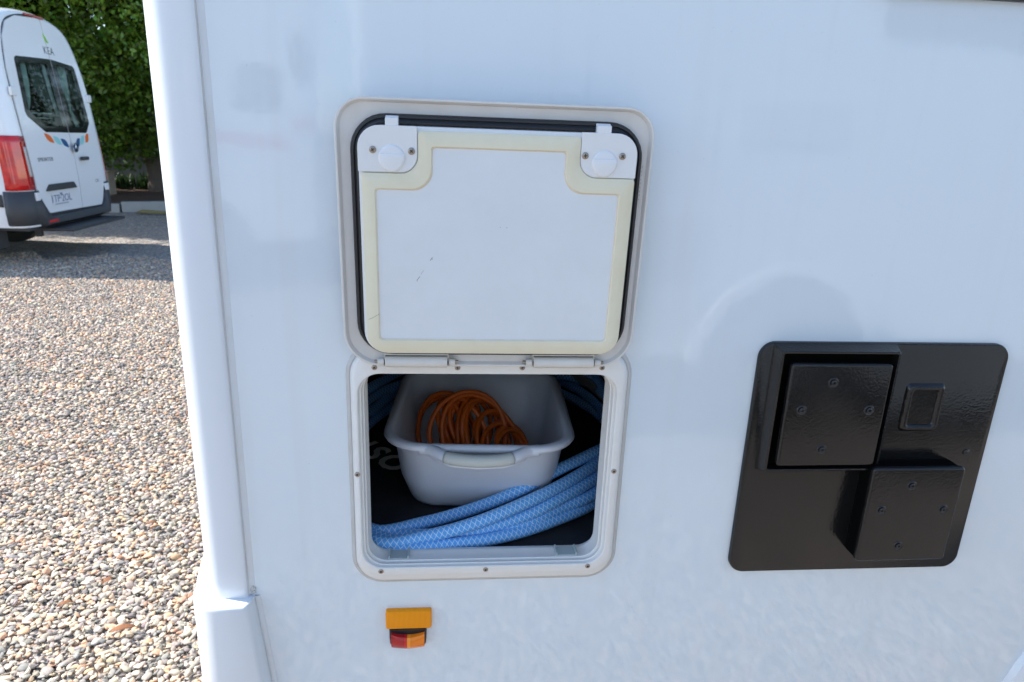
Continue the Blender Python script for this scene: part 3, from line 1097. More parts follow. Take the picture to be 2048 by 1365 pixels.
for c in ((0.548, 1.2595), (0.5072, 1.2171), (0.610, 1.217), (0.5484, 1.1547)):
    dished(c, -0.0344)
for c in ((0.698, 1.0969), (0.6573, 1.0558), (0.7575, 1.0559), (0.6976, 0.9928)):
    dished(c, -0.0411)
o = phillips('screw', (0.8015, -0.0081, 1.1356), vent, 0.0052, 0.0022, mats=[M['blackscrew'], M['blackscrew']], hexa=True)
mb = MB()
em = lambda i: rr(0.6805 + i, 0.7412 - i, 1.1730 + i, 1.2488 - i, 0.0075 - i * 0.35, 5)
mb.loft([at_y(em(-0.001), -0.0080), at_y(em(0.0015), -0.0120), at_y(em(0.0040), -0.0142), at_y(em(0.0070), -0.0142), at_y(em(0.0095), -0.0122), at_y(em(0.0110), -0.0095)], True, True)
mb.build('embossed_square', M['blackpl'], vent, smooth=50)

# ------------------------------------------------------------------ reflector and side marker lamp
mb = MB()
rf = lambda i: rr(-0.0938 + i, -0.0232 - i, 0.8388 + i, 0.8712 - i, 0.0030 - i * 0.5, 4)
mb.loft([at_y(rf(0), 0.0002), at_y(rf(0), -0.0072), at_y(rf(0.0008), -0.0086), at_y(rf(0.0020), -0.0090)], True, True)
mb.build('side_reflector', M['reflect'], mh, smooth=35)


def lamp_outline(i, x0=-0.0888, x1=-0.0308):
    zt, zs, zb_ = 0.8384 - i * 0.3, 0.8115, 0.8012
    xc = (x0 + x1) / 2
    P = [(x0 + i, zt), (x0 + i + 0.0002, 0.822), (x0 + i + 0.0010, zs)]
    P += [(x0 + i + 0.0030, 0.8070 + i * 0.5), (x0 + i + 0.0070, 0.8045 + i)]
    for t in np.linspace(-0.8, 0.8, 7):
        P.append((xc + t * ((x1 - x0) / 2 - i - 0.006), zb_ + i + 0.0026 * t * t))
    P += [(x1 - i - 0.0070, 0.8045 + i), (x1 - i - 0.0030, 0.8070 + i * 0.5), (x1 - i - 0.0010, zs), (x1 - i - 0.0002, 0.822), (x1 - i, zt)]
    return P


mb = MB()
mb.loft([at_y(lamp_outline(0.0), 0.0002), at_y(lamp_outline(0.0), -0.0070), at_y(lamp_outline(0.0010), -0.0085)], True, True)
lamp = mb.build('marker_lamp', M['lampbase'], mh, smooth=35)
lamp['label'] = 'small red and amber side marker lamp below the reflector'


def lens(name, x0, x1, m, zt0, zt1, proud=0.0):
    # curved lens face: rows from the dark brow down to the lower lip
    mb = MB()
    xs = np.linspace(x0, x1, 7)
    rows = []
    for t in np.linspace(0, 1, 8):
        row = []
        for x in xs:
            u = (x + 0.0598) / 0.0275
            brow = 0.8335 - 0.0052 * (1 - u * u) 
            low = 0.8030 + 0.0034 * u * u
            z = brow + (low - brow) * t
            y = -0.0088 - proud - 0.0105 * (1 - (2 * t - 0.75) ** 2 * 0.55) * (1 - 0.35 * u * u)
            row.append((x, y, z))
        rows.append(row)
    mb.loft(rows, closed=False)
    # sides back to the lamp base
    edge = rows[0] + [r[-1] for r in rows[1:]] + rows[-1][::-1][1:] + [r[0] for r in rows[1:-1]][::-1]
    mb.loft([edge, [(p[0], -0.007, p[2]) for p in edge]], closed=True)
    return mb.build(name, m, lamp, smooth=50)


lens('red_lens', -0.0855, -0.0655, M['lens_red'], 0, 0)
lens('red_lens_strip', -0.0653, -0.0609, M['lens_red2'], 0, 0, 0.0004)
lens('amber_lens_strip', -0.0607, -0.0552, M['lens_amber2'], 0, 0, 0.0004)
lens('amber_lens', -0.0550, -0.0340, M['lens_amber'], 0, 0)

# ------------------------------------------------------------------ locker interior
FZ = 0.930
mb = MB()
lx0, lx1, ly0, ly1, lz0, lz1 = -0.31, 0.80, 0.032, 0.86, FZ, 1.52
mb.add([(lx0, ly0, lz0), (lx1, ly0, lz0), (lx1, ly1, lz0), (lx0, ly1, lz0), (lx0, ly0, lz1), (lx1, ly0, lz1), (lx1, ly1, lz1), (lx0, ly1, lz1)],
       [(0, 1, 2, 3), (4, 7, 6, 5), (1, 5, 6, 2), (2, 6, 7, 3), (3, 7, 4, 0)])
lk = mb.build('locker_box', M['lining'], mh, smooth=None, recalc=False)
md = lk.modifiers.new('solid', 'SOLIDIFY')
md.thickness = 0.012
md.offset = -1

# ------------------------------------------------------------------ things in the locker
# black bag spread over the locker floor
nx, ny = 70, 60
bv, bf = [], []
for j in range(ny + 1):
    for i in range(nx + 1):
        x = -0.295 + 1.07 * i / nx
        y = 0.048 + 0.78 * j / ny
        z = 0.9350 + 0.0028 * math.sin(9 * x + 21 * y + 2 * math.sin(13 * x)) + 0.0022 * math.sin(31 * x - 17 * y + 1.5 * math.sin(24 * y))
        z += 0.0014 * math.sin(70 * x + 55 * y)
        if i in (0, nx) or j in (0, ny):
            z = 0.9315
        bv.append((x, y, z))
for j in range(ny):
    for i in range(nx):
        a = j * (nx + 1) + i
        bf.append((a, a + 1, a + nx + 2, a + nx + 1))
mb = MB()
mb.add(bv, bf)
bag = mb.build('black_bag', M['cloth'], None, smooth=80)
md = bag.modifiers.new('solid', 'SOLIDIFY')
md.thickness = 0.0012
md.offset = 1
tag(bag, 'flat black cloth bag with grey lettering lining the locker floor', 'bag')
t = text_mesh('lettering', 'SO', 0.082, M['letters'], bag, 0.0005, 'LEFT', space=1.15, bold=0.0022)
t.location = (-0.163, 0.410, 0.9415)
t.rotation_euler = (0, 0, math.radians(-47))
t2 = text_mesh('lettering', 'I', 0.082, M['letters'], bag, 0.0005, 'LEFT', bold=0.0022)
t2.location = (-0.184, 0.436, 0.9415)
t2.rotation_euler = (0, 0, math.radians(-47))

# plastic tub
tub = empty('plastic_tub', (0.061, 0.300, 0.9385), math.radians(-3.0))
tag(tub, 'pale grey plastic tub with a front handle holding the orange cord', 'tub')


def trr(hw, hl, r, z, n=9):
    return [(x, y, z) for x, y in rpoly([(-hw, -hl), (hw, -hl), (hw, hl), (-hw, hl)], r, n)]


mb = MB()
mb.loft([trr(0.110, 0.108, 0.0410, 0.0), trr(0.118, 0.116, 0.0459, 0.0012), trr(0.1235, 0.1215, 0.0492, 0.006), trr(0.1265, 0.1255, 0.0508, 0.014),
         trr(0.1385, 0.158, 0.0574, 0.066), trr(0.147, 0.178, 0.0640, 0.138), trr(0.1485, 0.181, 0.0648, 0.1435), trr(0.158, 0.1925, 0.0705, 0.1440), trr(0.1622, 0.1965, 0.0738, 0.1462),
         trr(0.1645, 0.1985, 0.0754, 0.1502), trr(0.1636, 0.1975, 0.0746, 0.1545), trr(0.1600, 0.1945, 0.0722, 0.1570), trr(0.1540, 0.188, 0.0681, 0.1574), trr(0.1490, 0.183, 0.0648, 0.1555),
         trr(0.1462, 0.179, 0.0631, 0.1500), trr(0.1420, 0.170, 0.0599, 0.1250), trr(0.1345, 0.150, 0.0549, 0.078), trr(0.1230, 0.122, 0.0492, 0.016), trr(0.118, 0.117, 0.0459, 0.008), trr(0.108, 0.108, 0.0410, 0.005)], True, True)
mb.build('basin', M['tub'], tub, smooth=50)
hp = smooth_path([(-0.098, -0.186, 0.1475), (-0.080, -0.192, 0.1478), (-0.066, -0.203, 0.1475), (-0.052, -0.2135, 0.1462), (-0.036, -0.2190, 0.1450), (0.0, -0.2225, 0.1443), (0.036, -0.2190, 0.1450), (0.052, -0.2135, 0.1462), (0.066, -0.203, 0.1475), (0.080, -0.192, 0.1478), (0.098, -0.186, 0.1475)], 0.006)
hd = tube(hp, 0.0100, 12, 'handle', M['tub'], tub)
gp = smooth_path([(-0.054, -0.2125, 0.1463), (-0.036, -0.2190, 0.1452), (0.0, -0.2225, 0.1445), (0.036, -0.2190, 0.1452), (0.054, -0.2125, 0.1463)], 0.006)
tube(gp, 0.0104, 14, 'grip', M['grip'], hd)
mb = MB()
web = [(-0.078, -0.188), (-0.060, -0.206), (-0.04, -0.2165), (0.0, -0.2215), (0.04, -0.2165), (0.060, -0.206), (0.078, -0.188), (0.06, -0.172), (-0.06, -0.172)]
mb.loft([[(x, y, 0.1290) for x, y in web], [(x, y, 0.1335) for x, y in web]], True, True)
mb.build('handle_web', M['tub'], hd, bevel=0.001)


def coil(keys, per=44, wob=0.0):
    pts = []
    K = len(keys) - 1
    for i in range(K * per + 1):
        t = i / per
        k = min(int(t), K - 1)
        f = t - k
        f = f * f * (3 - 2 * f)
        (c0, n0, r0), (c1, n1, r1) = keys[k], keys[k + 1]
        c = np.array(c0) * (1 - f) + np.array(c1) * f
        n = np.array(n0) * (1 - f) + np.array(n1) * f
        n = n / np.linalg.norm(n)
        r = r0 * (1 - f) + r1 * f
        e1 = np.cross(n, [0, 0, 1.0])
        e1 /= np.linalg.norm(e1)
        e2 = np.cross(n, e1)
        a = 2 * math.pi * t
        pts.append(c + r * (1 + wob * math.sin(2.3 * a + k)) * (e1 * math.cos(a) + e2 * math.sin(a)))
    return pts


# orange extension cord in the tub
keys = []
rs = random.Random(5)
for i in range(6):          # left-hand standing loops
    keys.append(((0.004 + 0.009 * i + rs.gauss(0, 0.003), 0.335 + rs.gauss(0, 0.008), 1.003 + rs.gauss(0, 0.002)),
                 (0.93 + rs.gauss(0, 0.12), -0.30 + rs.gauss(0, 0.26), 0.15 + rs.gauss(0, 0.2)), 0.050 + rs.gauss(0, 0.005)))
for i in range(9):          # right-hand bundle leaning over
    keys.append(((0.062 + 0.0098 * i + rs.gauss(0, 0.002), 0.330 - 0.0078 * i + rs.gauss(0, 0.004), 1.004 - 0.0030 * i + rs.gauss(0, 0.002)),
                 (0.62 + rs.gauss(0, 0.13), -0.55 + rs.gauss(0, 0.15), 0.50 + 0.03 * i + rs.gauss(0, 0.12)), 0.054 + rs.gauss(0, 0.005)))
keys.append(((0.060, 0.300, 1.012), (0.30, -0.75, 0.55), 0.070))
keys.append(((0.045, 0.290, 1.010), (0.20, -0.80, 0.55), 0.072))
keys.append(((-0.005, 0.330, 1.006), (-0.45, -0.8, 0.3), 0.055))
keys.append(((-0.012, 0.335, 1.004), (-0.60, -0.7, 0.25), 0.050))
cp_ = np.array(coil(keys, 40, 0.045))
cp_ = cp_ + np.array([-0.008, 0.018, 0.0])
cp_[:, 2] = 0.951 + (cp_[:, 2] - 0.951) * 1.24
cp_[:, 2] = np.maximum(cp_[:, 2], 0.9525)
cord = tube(cp_.tolist(), 0.0050, 8, 'extension_cord', M['cord'])
tag(cord, 'orange extension cord coiled loosely inside the plastic tub', 'cord')

# blue braided water hose lying round the tub
H1 = [(-0.123, 0.093, 0.950), (-0.038, 0.113, 0.952), (0.048, 0.135, 0.965), (0.128, 0.142, 0.996), (0.195, 0.180, 1.012), (0.262, 0.225, 1.02)]
H2 = [(-0.114, 0.058, 0.953), (-0.035, 0.056, 0.962), (0.045, 0.070, 0.976), (0.130, 0.107, 0.990), (0.205, 0.155, 1.000), (0.281, 0.220, 1.008)]
H3 = [(-0.100, 0.075, 0.946), (-0.020, 0.070, 0.947), (0.054, 0.080, 0.957), (0.130, 0.102, 0.968), (0.194, 0.136, 0.980), (0.273, 0.198, 0.989)]
H4 = [(-0.115, 0.100, 0.945), (-0.03, 0.085, 0.945), (0.053, 0.082, 0.948), (0.130, 0.098, 0.953), (0.195, 0.134, 0.962), (0.269, 0.176, 0.971)]
H5 = [(-0.090, 0.050, 0.947), (0.005, 0.056, 0.947), (0.087, 0.073, 0.947), (0.176, 0.115, 0.948), (0.272, 0.180, 0.952)]
path = [(-0.215, 0.30, 0.952), (-0.185, 0.15, 0.950)]
backs = [(0.358, 0.385, 0.64), (0.350, 0.40, 0.69), (0.372, 0.36, 0.60), (0.345, 0.37, 0.66), (0.36, 0.38, 0.62)]
for k, Hs in enumerate((H5, H4, H1, H3, H2)):
    bx, by, bz = backs[k]
    path += Hs
    h0 = Hs[-1][2]
    zz = 0.952 + 0.022 * k
    path += [(0.335 + 0.006 * k, 0.30, h0 + 0.004), (bx, 0.45, zz + 0.02), (0.30 + 0.01 * k, 0.60, zz + 0.03), (0.20, bz + 0.06, zz + 0.03), (0.06, bz + 0.085, zz + 0.03)]
    path += [(-0.06, bz + 0.03, zz + 0.025), (-0.145 - 0.006 * k, 0.55, zz + 0.018), (-0.195 - 0.006 * k, 0.42, zz + 0.010), (-0.215 - 0.004 * k, 0.28, 0.955 + 0.010 * k), (-0.195, 0.15, 0.955 + 0.004 * k)]
hose = tube(smooth_path(path[:-5], 0.007), 0.0106, 16, 'water_hose', M['hose'], uv=True)
tag(hose, 'blue braided water hose coiled around the tub on the locker floor', 'hose')
gpath = [(-0.24, 0.30, 0.960), (-0.225, 0.43, 0.995), (-0.165, 0.57, 1.02), (-0.05, 0.70, 1.03), (0.08, 0.745, 1.03), (0.22, 0.70, 1.03), (0.32, 0.60, 1.03), (0.385, 0.46, 1.0),
         (0.40, 0.32, 0.98), (0.42, 0.2, 0.95)]
gh = tube(smooth_path(gpath, 0.012), 0.0125, 12, 'grey_hose', M['greyhose'])
tag(gh, 'dark grey hose lying among the blue coils behind the tub', 'hose')
gpath2 = [(-0.262, 0.28, 0.950), (-0.245, 0.40, 0.965), (-0.20, 0.52, 0.975), (-0.12, 0.62, 0.985), (0.0, 0.70, 0.985), (0.10, 0.72, 0.98)]
gh2 = tube(smooth_path(gpath2, 0.012), 0.0115, 12, 'grey_hose', M['greyhose'])
tag(gh2, 'lower dark grey hose at the back left of the locker', 'hose')

# ------------------------------------------------------------------ parked white van
VAN = Vector((-4.53, 7.88, 0))
van = empty('camper_van', VAN)
tag(van, 'white high-roof camper van parked on the gravel in front of the trees', 'van')


def lean(z):
    return -0.085 * max(0.0, z - 0.9) ** 1.3


ZR = [0.44, 0.60, 0.85, 1.29, 1.72, 2.08, 2.39, 2.57, 2.655, 2.695]
WR = [0.75, 0.772, 0.780, 0.782, 0.785, 0.765, 0.68, 0.55, 0.33, 0.0]
ZF = [0.44, 0.60, 0.85, 1.29, 1.72, 2.10, 2.43, 2.61, 2.70, 2.735]
WF = [0.975, 0.99, 0.99, 0.985, 0.965, 0.925, 0.83, 0.70, 0.42, 0.0]


def resample(ws, zs, m=4):
    P = [np.array((w, z)) for w, z in zip(ws, zs)]
    P.append(np.array((-ws[-2], zs[-2])))
    out = []
    n = len(P) - 1
    for i in range(n - 0 - 0):
        if i >= n:
            break
        p0, p1, p2, p3 = P[max(i - 1, 0)], P[i], P[i + 1], P[min(i + 2, n)]
        if i == n - 1:
            break
        for k in range(m):
            t = k / m
            out.append(0.5 * (2 * p1 + (p2 - p0) * t + (2 * p0 - 5 * p1 + 4 * p2 - p3) * t * t + (3 * p1 - p0 - 3 * p2 + p3) * t ** 3))
    out.append(P[n - 1])
    return np.array(out)


RA, FA = resample(WR, ZR), resample(WF, ZF)
CORN = 0.15


def body_half(th):
    s = math.sin(th)
    return RA + (FA - RA) * s


def body_ring(th, x=None):
    H = body_half(th)
    xx = -CORN * (1 - math.cos(th)) if x is None else x
    k = max(0.0, 1 + xx / 0.9)
    half = [(xx + lean(z) * k, -w, z) for w, z in H]
    other = [(a, -b, c) for a, b, c in half[::-1]][1:]
    return half + other


mb = MB()
rings = [body_ring(t) for t in np.linspace(0.0, math.pi / 2, 9)] + [body_ring(math.pi / 2, x) for x in (-0.4, -0.9, -1.6, -2.6, -3.6, -4.3)]


def front_ring(x, zt, wk):
    return [(x, b * wk, 0.44 + (c - 0.44) * (zt - 0.44) / (2.735 - 0.44)) for a, b, c in body_ring(math.pi / 2, -1.0)]


rings += [front_ring(-4.6, 2.66, 0.99), front_ring(-5.0, 2.15, 0.97), front_ring(-5.35, 1.45, 0.96), front_ring(-5.8, 1.22, 0.92), front_ring(-5.95, 0.95, 0.88)]
mb.loft(rings, False, True)
mb.build('body', M['vanwhite'], van, smooth=35)


def rear_patch(name, outline, holes, material, parent, off, thick=0.004, uvz=True):
    bm = bmesh.new()
    edges = []
    for loop in [outline] + holes:
        vs = [bm.verts.new((p[0], 0, p[1])) for p in loop]
        edges += [bm.edges.new((vs[i], vs[(i + 1) % len(vs)])) for i in range(len(vs))]
    bmesh.ops.triangle_fill(bm, use_beauty=True, edges=edges, normal=(0, -1, 0))
    zs = [v.co.z for v in bm.verts]
    for z in np.arange(math.ceil(min(zs) * 10) / 10, max(zs), 0.1):
        bmesh.ops.bisect_plane(bm, geom=bm.verts[:] + bm.edges[:] + bm.faces[:], plane_co=(0, 0, float(z)), plane_no=(0, 0, 1))
    for v in bm.verts:
        a, z = v.co.x, v.co.z
        v.co = (lean(z) + off, a, z)
    bm.normal_update()
    for f in bm.faces:
        if f.normal.x < 0:
            f.normal_flip()
    me = bpy.data.meshes.new(name)
    bm.to_mesh(me)
    bm.free()
    me.materials.append(material)
    o = bpy.data.objects.new(name, me)
    COL.objects.link(o)
    o.parent = parent
    if thick:
        md = o.modifiers.new('solid', 'SOLIDIFY')
        md.thickness = thick
        md.offset = -1
    return o


PANE_L = rpoly([(-0.495, 2.165), (-0.555, 1.66), (-0.30, 1.50), (0.045, 1.50), (0.06, 2.19)], [0.04, 0.06, 0.06, 0.02, 0.02], 4)
PANE_R = rpoly([(0.235, 2.19), (0.235, 1.50), (0.50, 1.50), (0.605, 1.60), (0.57, 2.165)], [0.02, 0.02, 0.05, 0.05, 0.04], 4)
DL = rpoly([(0.136, 0.556), (-0.61, 0.566), (-0.725, 0.74), (-0.745, 1.29), (-0.745, 1.72), (-0.728, 2.08), (-0.645, 2.39), (-0.52, 2.555), (-0.33, 2.630), (0.136, 2.668)],
           [0.01, 0.10, 0.08, 0.1, 0.2, 0.2, 0.1, 0.1, 0.1, 0.01], 3)
DR = rpoly([(0.147, 0.555), (0.147, 2.668), (0.40, 2.625), (0.535, 2.555), (0.66, 2.39), (0.742, 2.08), (0.757, 1.72), (0.757, 1.29), (0.745, 0.74), (0.68, 0.548)],
           [0.01, 0.01, 0.1, 0.1, 0.1, 0.2, 0.2, 0.1, 0.08, 0.06], 3)
rear_patch('rear_frame', [(-w, z) for w, z in RA] + [(w, z) for w, z in RA[::-1]][1:], [PANE_L, PANE_R], M['vangrey'], van, -0.004, 0.0)  # frame coloured dark so the gaps round the doors read as shaded seams
DL = [(x * 1.034 if abs(x) > 0.3 else x, z + (0.012 if z > 2.3 else 0)) for x, z in DL]
DR = [(x * 1.022 if abs(x) > 0.3 else x, z + (0.012 if z > 2.3 else 0)) for x, z in DR]
dl = rear_patch('rear_door', DL, [PANE_L], M['vanwhite'], van, 0.010, 0.012)
dr = rear_patch('rear_door', DR, [PANE_R], M['vanwhite'], van, 0.010, 0.012)
WL = rpoly([(0.135, 2.250), (-0.57, 2.222), (-0.64, 1.62), (-0.34, 1.443), (0.135, 1.437)], [0.004, 0.06, 0.08, 0.07, 0.004], 5)
WRo = rpoly([(0.148, 2.250), (0.148, 1.437), (0.555, 1.435), (0.678, 1.56), (0.635, 2.215)], [0.004, 0.004, 0.07, 0.06, 0.06], 5)
M['vanglass'] = mat('tinted_glass', (0.30, 0.42, 0.36), 0.02, trans=1.0, ior=1.2)
for d_, w_, p_ in ((dl, WL, PANE_L), (dr, WRo, PANE_R)):
    rear_patch('window_border', w_, [p_], M['vanblack'], d_, 0.0125, 0.002)
    rear_patch('window_pane', p_, [], M['vanglass'], d_, 0.0118, 0.0)


# curtains and fittings seen through the glass
def curtain(name, rows, m, off):
    mb = MB()
    n = 22
    R_ = []
    for z, a, b in rows:
        R_.append([(lean(z) + off + 0.012 * math.sin(k * 2.2 + z), a + (b - a) * k / n, z) for k in range(n + 1)])
    mb.loft(R_, closed=False)
    o = mb.build(name, m, van, smooth=70, recalc=False)
    md = o.modifiers.new('solid', 'SOLIDIFY')
    md.thickness = 0.003
    return o


curtain('curtain', [(2.20, -0.56, -0.33), (1.95, -0.58, -0.36), (1.75, -0.60, -0.43), (1.66, -0.60, -0.50), (1.55, -0.60, -0.46)], M['curtain'], -0.045)
curtain('curtain', [(2.20, -0.28, 0.10), (1.9, -0.24, 0.06), (1.7, -0.10, 0.04), (1.5, -0.06, 0.05)], M['curtain2'], -0.10)
curtain('curtain', [(2.20, -0.02, 0.05), (1.9, 0.0, 0.06), (1.68, 0.02, 0.08), (1.62, 0.02, 0.09)], M['curtain'], -0.055)
curtain('curtain', [(2.22, 0.20, 0.47), (2.0, 0.24, 0.45), (1.85, 0.32, 0.42), (1.76, 0.345, 0.385), (1.68, 0.34, 0.40), (1.55, 0.36, 0.45), (1.46, 0.40, 0.50)], M['curtain'], -0.045)
curtain('curtain', [(2.20, 0.50, 0.64), (1.9, 0.52, 0.66), (1.7, 0.53, 0.67)], M['curtain2'], -0.07)
mb = MB()
mb.box(-0.80, -0.78, -0.9, 0.9, 0.5, 2.6)
mb.build('dark_backdrop', M['interior'], van, smooth=None)  # dark panel added behind the glass to make the inside look dark
mb = MB()
mb.box(-0.78, -0.03, -0.74, 0.74, 1.38, 1.43)
mb.build('bed_base', M['interior'], van, smooth=None)
for z in (1.635, 1.585):
    mb = MB()
    mb.box(-0.13, -0.115, -0.52, -0.05, z, z + 0.010)
    mb.build('rail', M['curtain'], van, smooth=None)
mb = MB()
mb.lathe((-0.12, -0.33, 1.43), (0, 0, 1), [(0.05, 0), (0.075, 0.03), (0.06, 0.066), (0.001, 0.066)], 12)
mb.build('cushion', M['timber'], van)


def corner_pt(th, z, side, out=0.0):
    W = np.interp(z, RA[:, 1], RA[:, 0])
    F_ = np.interp(z, FA[:, 1], FA[:, 0])
    n = Vector((math.cos(th) / 0.21, math.sin(th) / CORN))
    n = Vector((math.cos(th), math.sin(th)))
    return (-CORN * (1 - math.cos(th)) + lean(z) + n.x * out, side * (W + (F_ - W) * math.sin(th) + n.y * out), z)


def side_pt(x, z, side, out=0.0):
    F_ = np.interp(z, FA[:, 1], FA[:, 0])
    return (x + lean(z) * max(0, 1 + x / 0.9), side * (F_ + out), z)


def lens_rows(z0, z1, t0, t1, side, out, xs=None, nz=9, nt=9, skew=0.0):
    rows = []
    for z in np.linspace(z0, z1, nz):
        row = [corner_pt(t, z, side, out) for t in np.linspace(t0, t1, nt)]
        if xs:
            row += [side_pt(x - skew * (z - z0), z, side, out) for x in xs]
        rows.append(row)
    return rows


def shell(name, rows, m, parent, thick=0.01):
    mb = MB()
    mb.loft(rows, closed=False)
    o = mb.build(name, m, parent, smooth=60, recalc=False)
    md = o.modifiers.new('solid', 'SOLIDIFY')
    md.thickness = thick
    md.offset = 0
    return o


H90 = math.pi / 2
for side in (-1, 1):
    tl = shell('tail_light', lens_rows(0.838, 1.405, math.radians(16 if side < 0 else 52), H90, side, 0.010, xs=(-0.158, -0.168)), M['vanlens'], van)
    if side > 0:
        continue
    shell('tail_light_edge', lens_rows(0.838, 1.40, math.radians(1), math.radians(15), side, 0.008), M['vanlens_dk'], tl)
    shell('clear_lens', lens_rows(0.98, 1.29, math.radians(3.5), math.radians(13), side, 0.0135), M['vanclear'], tl, 0.004)
# rear bumper
plan = []
for side, ths in ((-1, np.linspace(H90, 0, 9)), (1, np.linspace(0, H90, 9))):
    for t_ in ths:
        plan.append((side, t_))


def bumper_row(kind):
    row = []
    seq = [(-1, H90, -0.20)] + [(-1, t_, None) for t_ in np.linspace(H90, 0.05, 9)]
    for s_, t_, x in seq:
        z = {'top': 0.828, 'mid': 0.60, 'low': 0.475, 'bot': 0.455}[kind]
        out = {'top': 0.008, 'mid': 0.018, 'low': 0.016, 'bot': -0.02}[kind]
        row.append(side_pt(x, z, s_, out) if x else corner_pt(t_, z, s_, out))
    ys = [-0.742, -0.715, -0.66, -0.60, -0.3, 0.0, 0.3, 0.60, 0.66, 0.715, 0.742]
    for y in ys:
        a = abs(y)
        zt = 0.53 + (max(0, a - 0.58) / 0.16) ** 2.2 * 0.298 if a > 0.58 else 0.53
        z = {'top': min(zt, 0.828), 'mid': min(zt - 0.02, 0.60), 'low': 0.455, 'bot': 0.425}[kind]
        out = {'top': 0.014, 'mid': 0.05, 'low': 0.055, 'bot': 0.0}[kind]
        row.append((out, y, z))
    seq = [(1, t_, None) for t_ in np.linspace(0.05, H90, 9)] + [(1, H90, -0.20)]
    for s_, t_, x in seq:
        z = {'top': 0.828, 'mid': 0.60, 'low': 0.475, 'bot': 0.455}[kind]
        out = {'top': 0.008, 'mid': 0.018, 'low': 0.016, 'bot': -0.02}[kind]
        row.append(side_pt(x, z, s_, out) if x else corner_pt(t_, z, s_, out))
    return row


bmp = shell('rear_bumper', [bumper_row(k) for k in ('top', 'mid', 'low', 'bot')], M['vangrey'], van, 0.012)
mb = MB()
mb.box(0.058, 0.066, -0.70, -0.52, 0.470, 0.500)
mb.build('bumper_reflector', M['vanlens'], bmp, bevel=0.004)
mb = MB()
mb.box(-0.10, 0.26, -0.62, 0.66, 0.365, 0.400)
mb.build('rear_step', M['vangrey'], van, bevel=0.008)
mb = MB()
mb.box(-0.40, -0.375, -0.97, -0.76, 0.20, 0.44)
mb.build('mud_flap', M['vangrey'], van, bevel=0.004)
mb = MB()
mb.box(-0.16, -0.10, -0.62, -0.56, 0.30, 0.40)
mb.build('tow_bracket', M['vangrey'], van, bevel=0.004)
# side moulding, marker, stripes, fuel door, sill
for side in (-1, 1):
    shell('side_moulding', [[side_pt(x, z, side, 0.012) for x in (-0.215, -0.6, -1.4, -2.8, -4.2)] for z in (0.665, 0.69, 0.77, 0.795)], M['vangrey'], van, 0.008)
    for xk in (-0.33, -1.9, -3.4):
        shell('side_marker', [[side_pt(x, z, side, 0.018) for x in (xk - 0.06, xk, xk + 0.06)] for z in (0.708, 0.73, 0.755)], M['lens_amber'], van, 0.008)
    shell('navy_stripe', [[side_pt(x, z, side, 0.0015) for x in (-0.185, -0.6, -1.4, -2.8, -4.2)] for z in (1.315, 1.41)], M['navy'], van, 0.001)
    shell('teal_stripe', [[side_pt(x, z, side, 0.0015) for x in (-0.185, -0.6, -1.4, -2.8, -4.2)] for z in (1.235, 1.285)], M['teal'], van, 0.001)
# underbody
mb = MB()
mb.box(-5.6, -0.05, -0.90, 0.90, 0.40, 0.46)
mb.build('underbody', M['vangrey'], van, smooth=None)
for side, fc in ((-0.86, -1), (0.86, 1)):
    for xw in (-1.25, -4.9):
        wheel(van, (xw, side, 0.345), 0.345, 0.22, fc)
# hinges
for y, z in ((-0.775, 1.852), (-0.765, 0.765), (0.775, 0.765), (0.785, 1.848)):
    mb = MB()
    x = lean(z)
    mb.box(x + 0.004, x + 0.034, y - 0.050, y + 0.050, z - 0.045, z + 0.045)
    mb.build('door_hinge', M['vanwhite'], van, bevel=0.008)
# plate recess, number plate, handle, badges
rear_patch('plate_trim', rpoly([(-0.52, 0.878), (-0.596, 0.806), (0.045, 0.806), (-0.010, 0.878)], [0.03, 0.006, 0.006, 0.03], 4), [], M['vangrey'], dl, 0.030, 0.02)
npl = rear_patch('number_plate', rr(-0.50, -0.115, 0.640, 0.777, 0.008, 3), [], M['plate'], dl, 0.016, 0.004)


def on_rear(o, y, z, off):
    dz = (lean(z + 0.01) - lean(z - 0.01)) / 0.02
    ex = Vector((0, 1, 0))
    ey = Vector((dz, 0, 1)).normalized()
    ez = ex.cross(ey)
    o.matrix_local = Matrix(((ex.x, ey.x, ez.x, lean(z) + off), (ex.y, ey.y, ez.y, y), (ex.z, ey.z, ez.z, z), (0, 0, 0, 1)))
    return o


on_rear(text_mesh('plate_number', '1TP\u00b72OL', 0.118, M['plateblue'], npl, 0.0008), -0.307, 0.708, 0.0170)
rear_patch('plate_emblem', [(-0.335, 0.772), (-0.275, 0.772), (-0.305, 0.735)], [], M['plateblue'], npl, 0.0172, 0.001)
rear_patch('plate_caption', rr(-0.45, -0.165, 0.647, 0.655, 0.002, 2), [], M['plateblue'], npl, 0.0172, 0.001)
on_rear(text_mesh('badge', 'SPRINTER', 0.058, M['print'], dl, 0.002, space=1.25), -0.475, 1.148, 0.011)
on_rear(text_mesh('badge', 'CDI', 0.052, M['chrome'], dr, 0.002, space=1.1), 0.57, 0.852, 0.011)
on_rear(text_mesh('brand_lettering', 'KEA', 0.115, M['print'], dl, 0.0006, space=1.05), 0.155, 2.338, 0.0106)
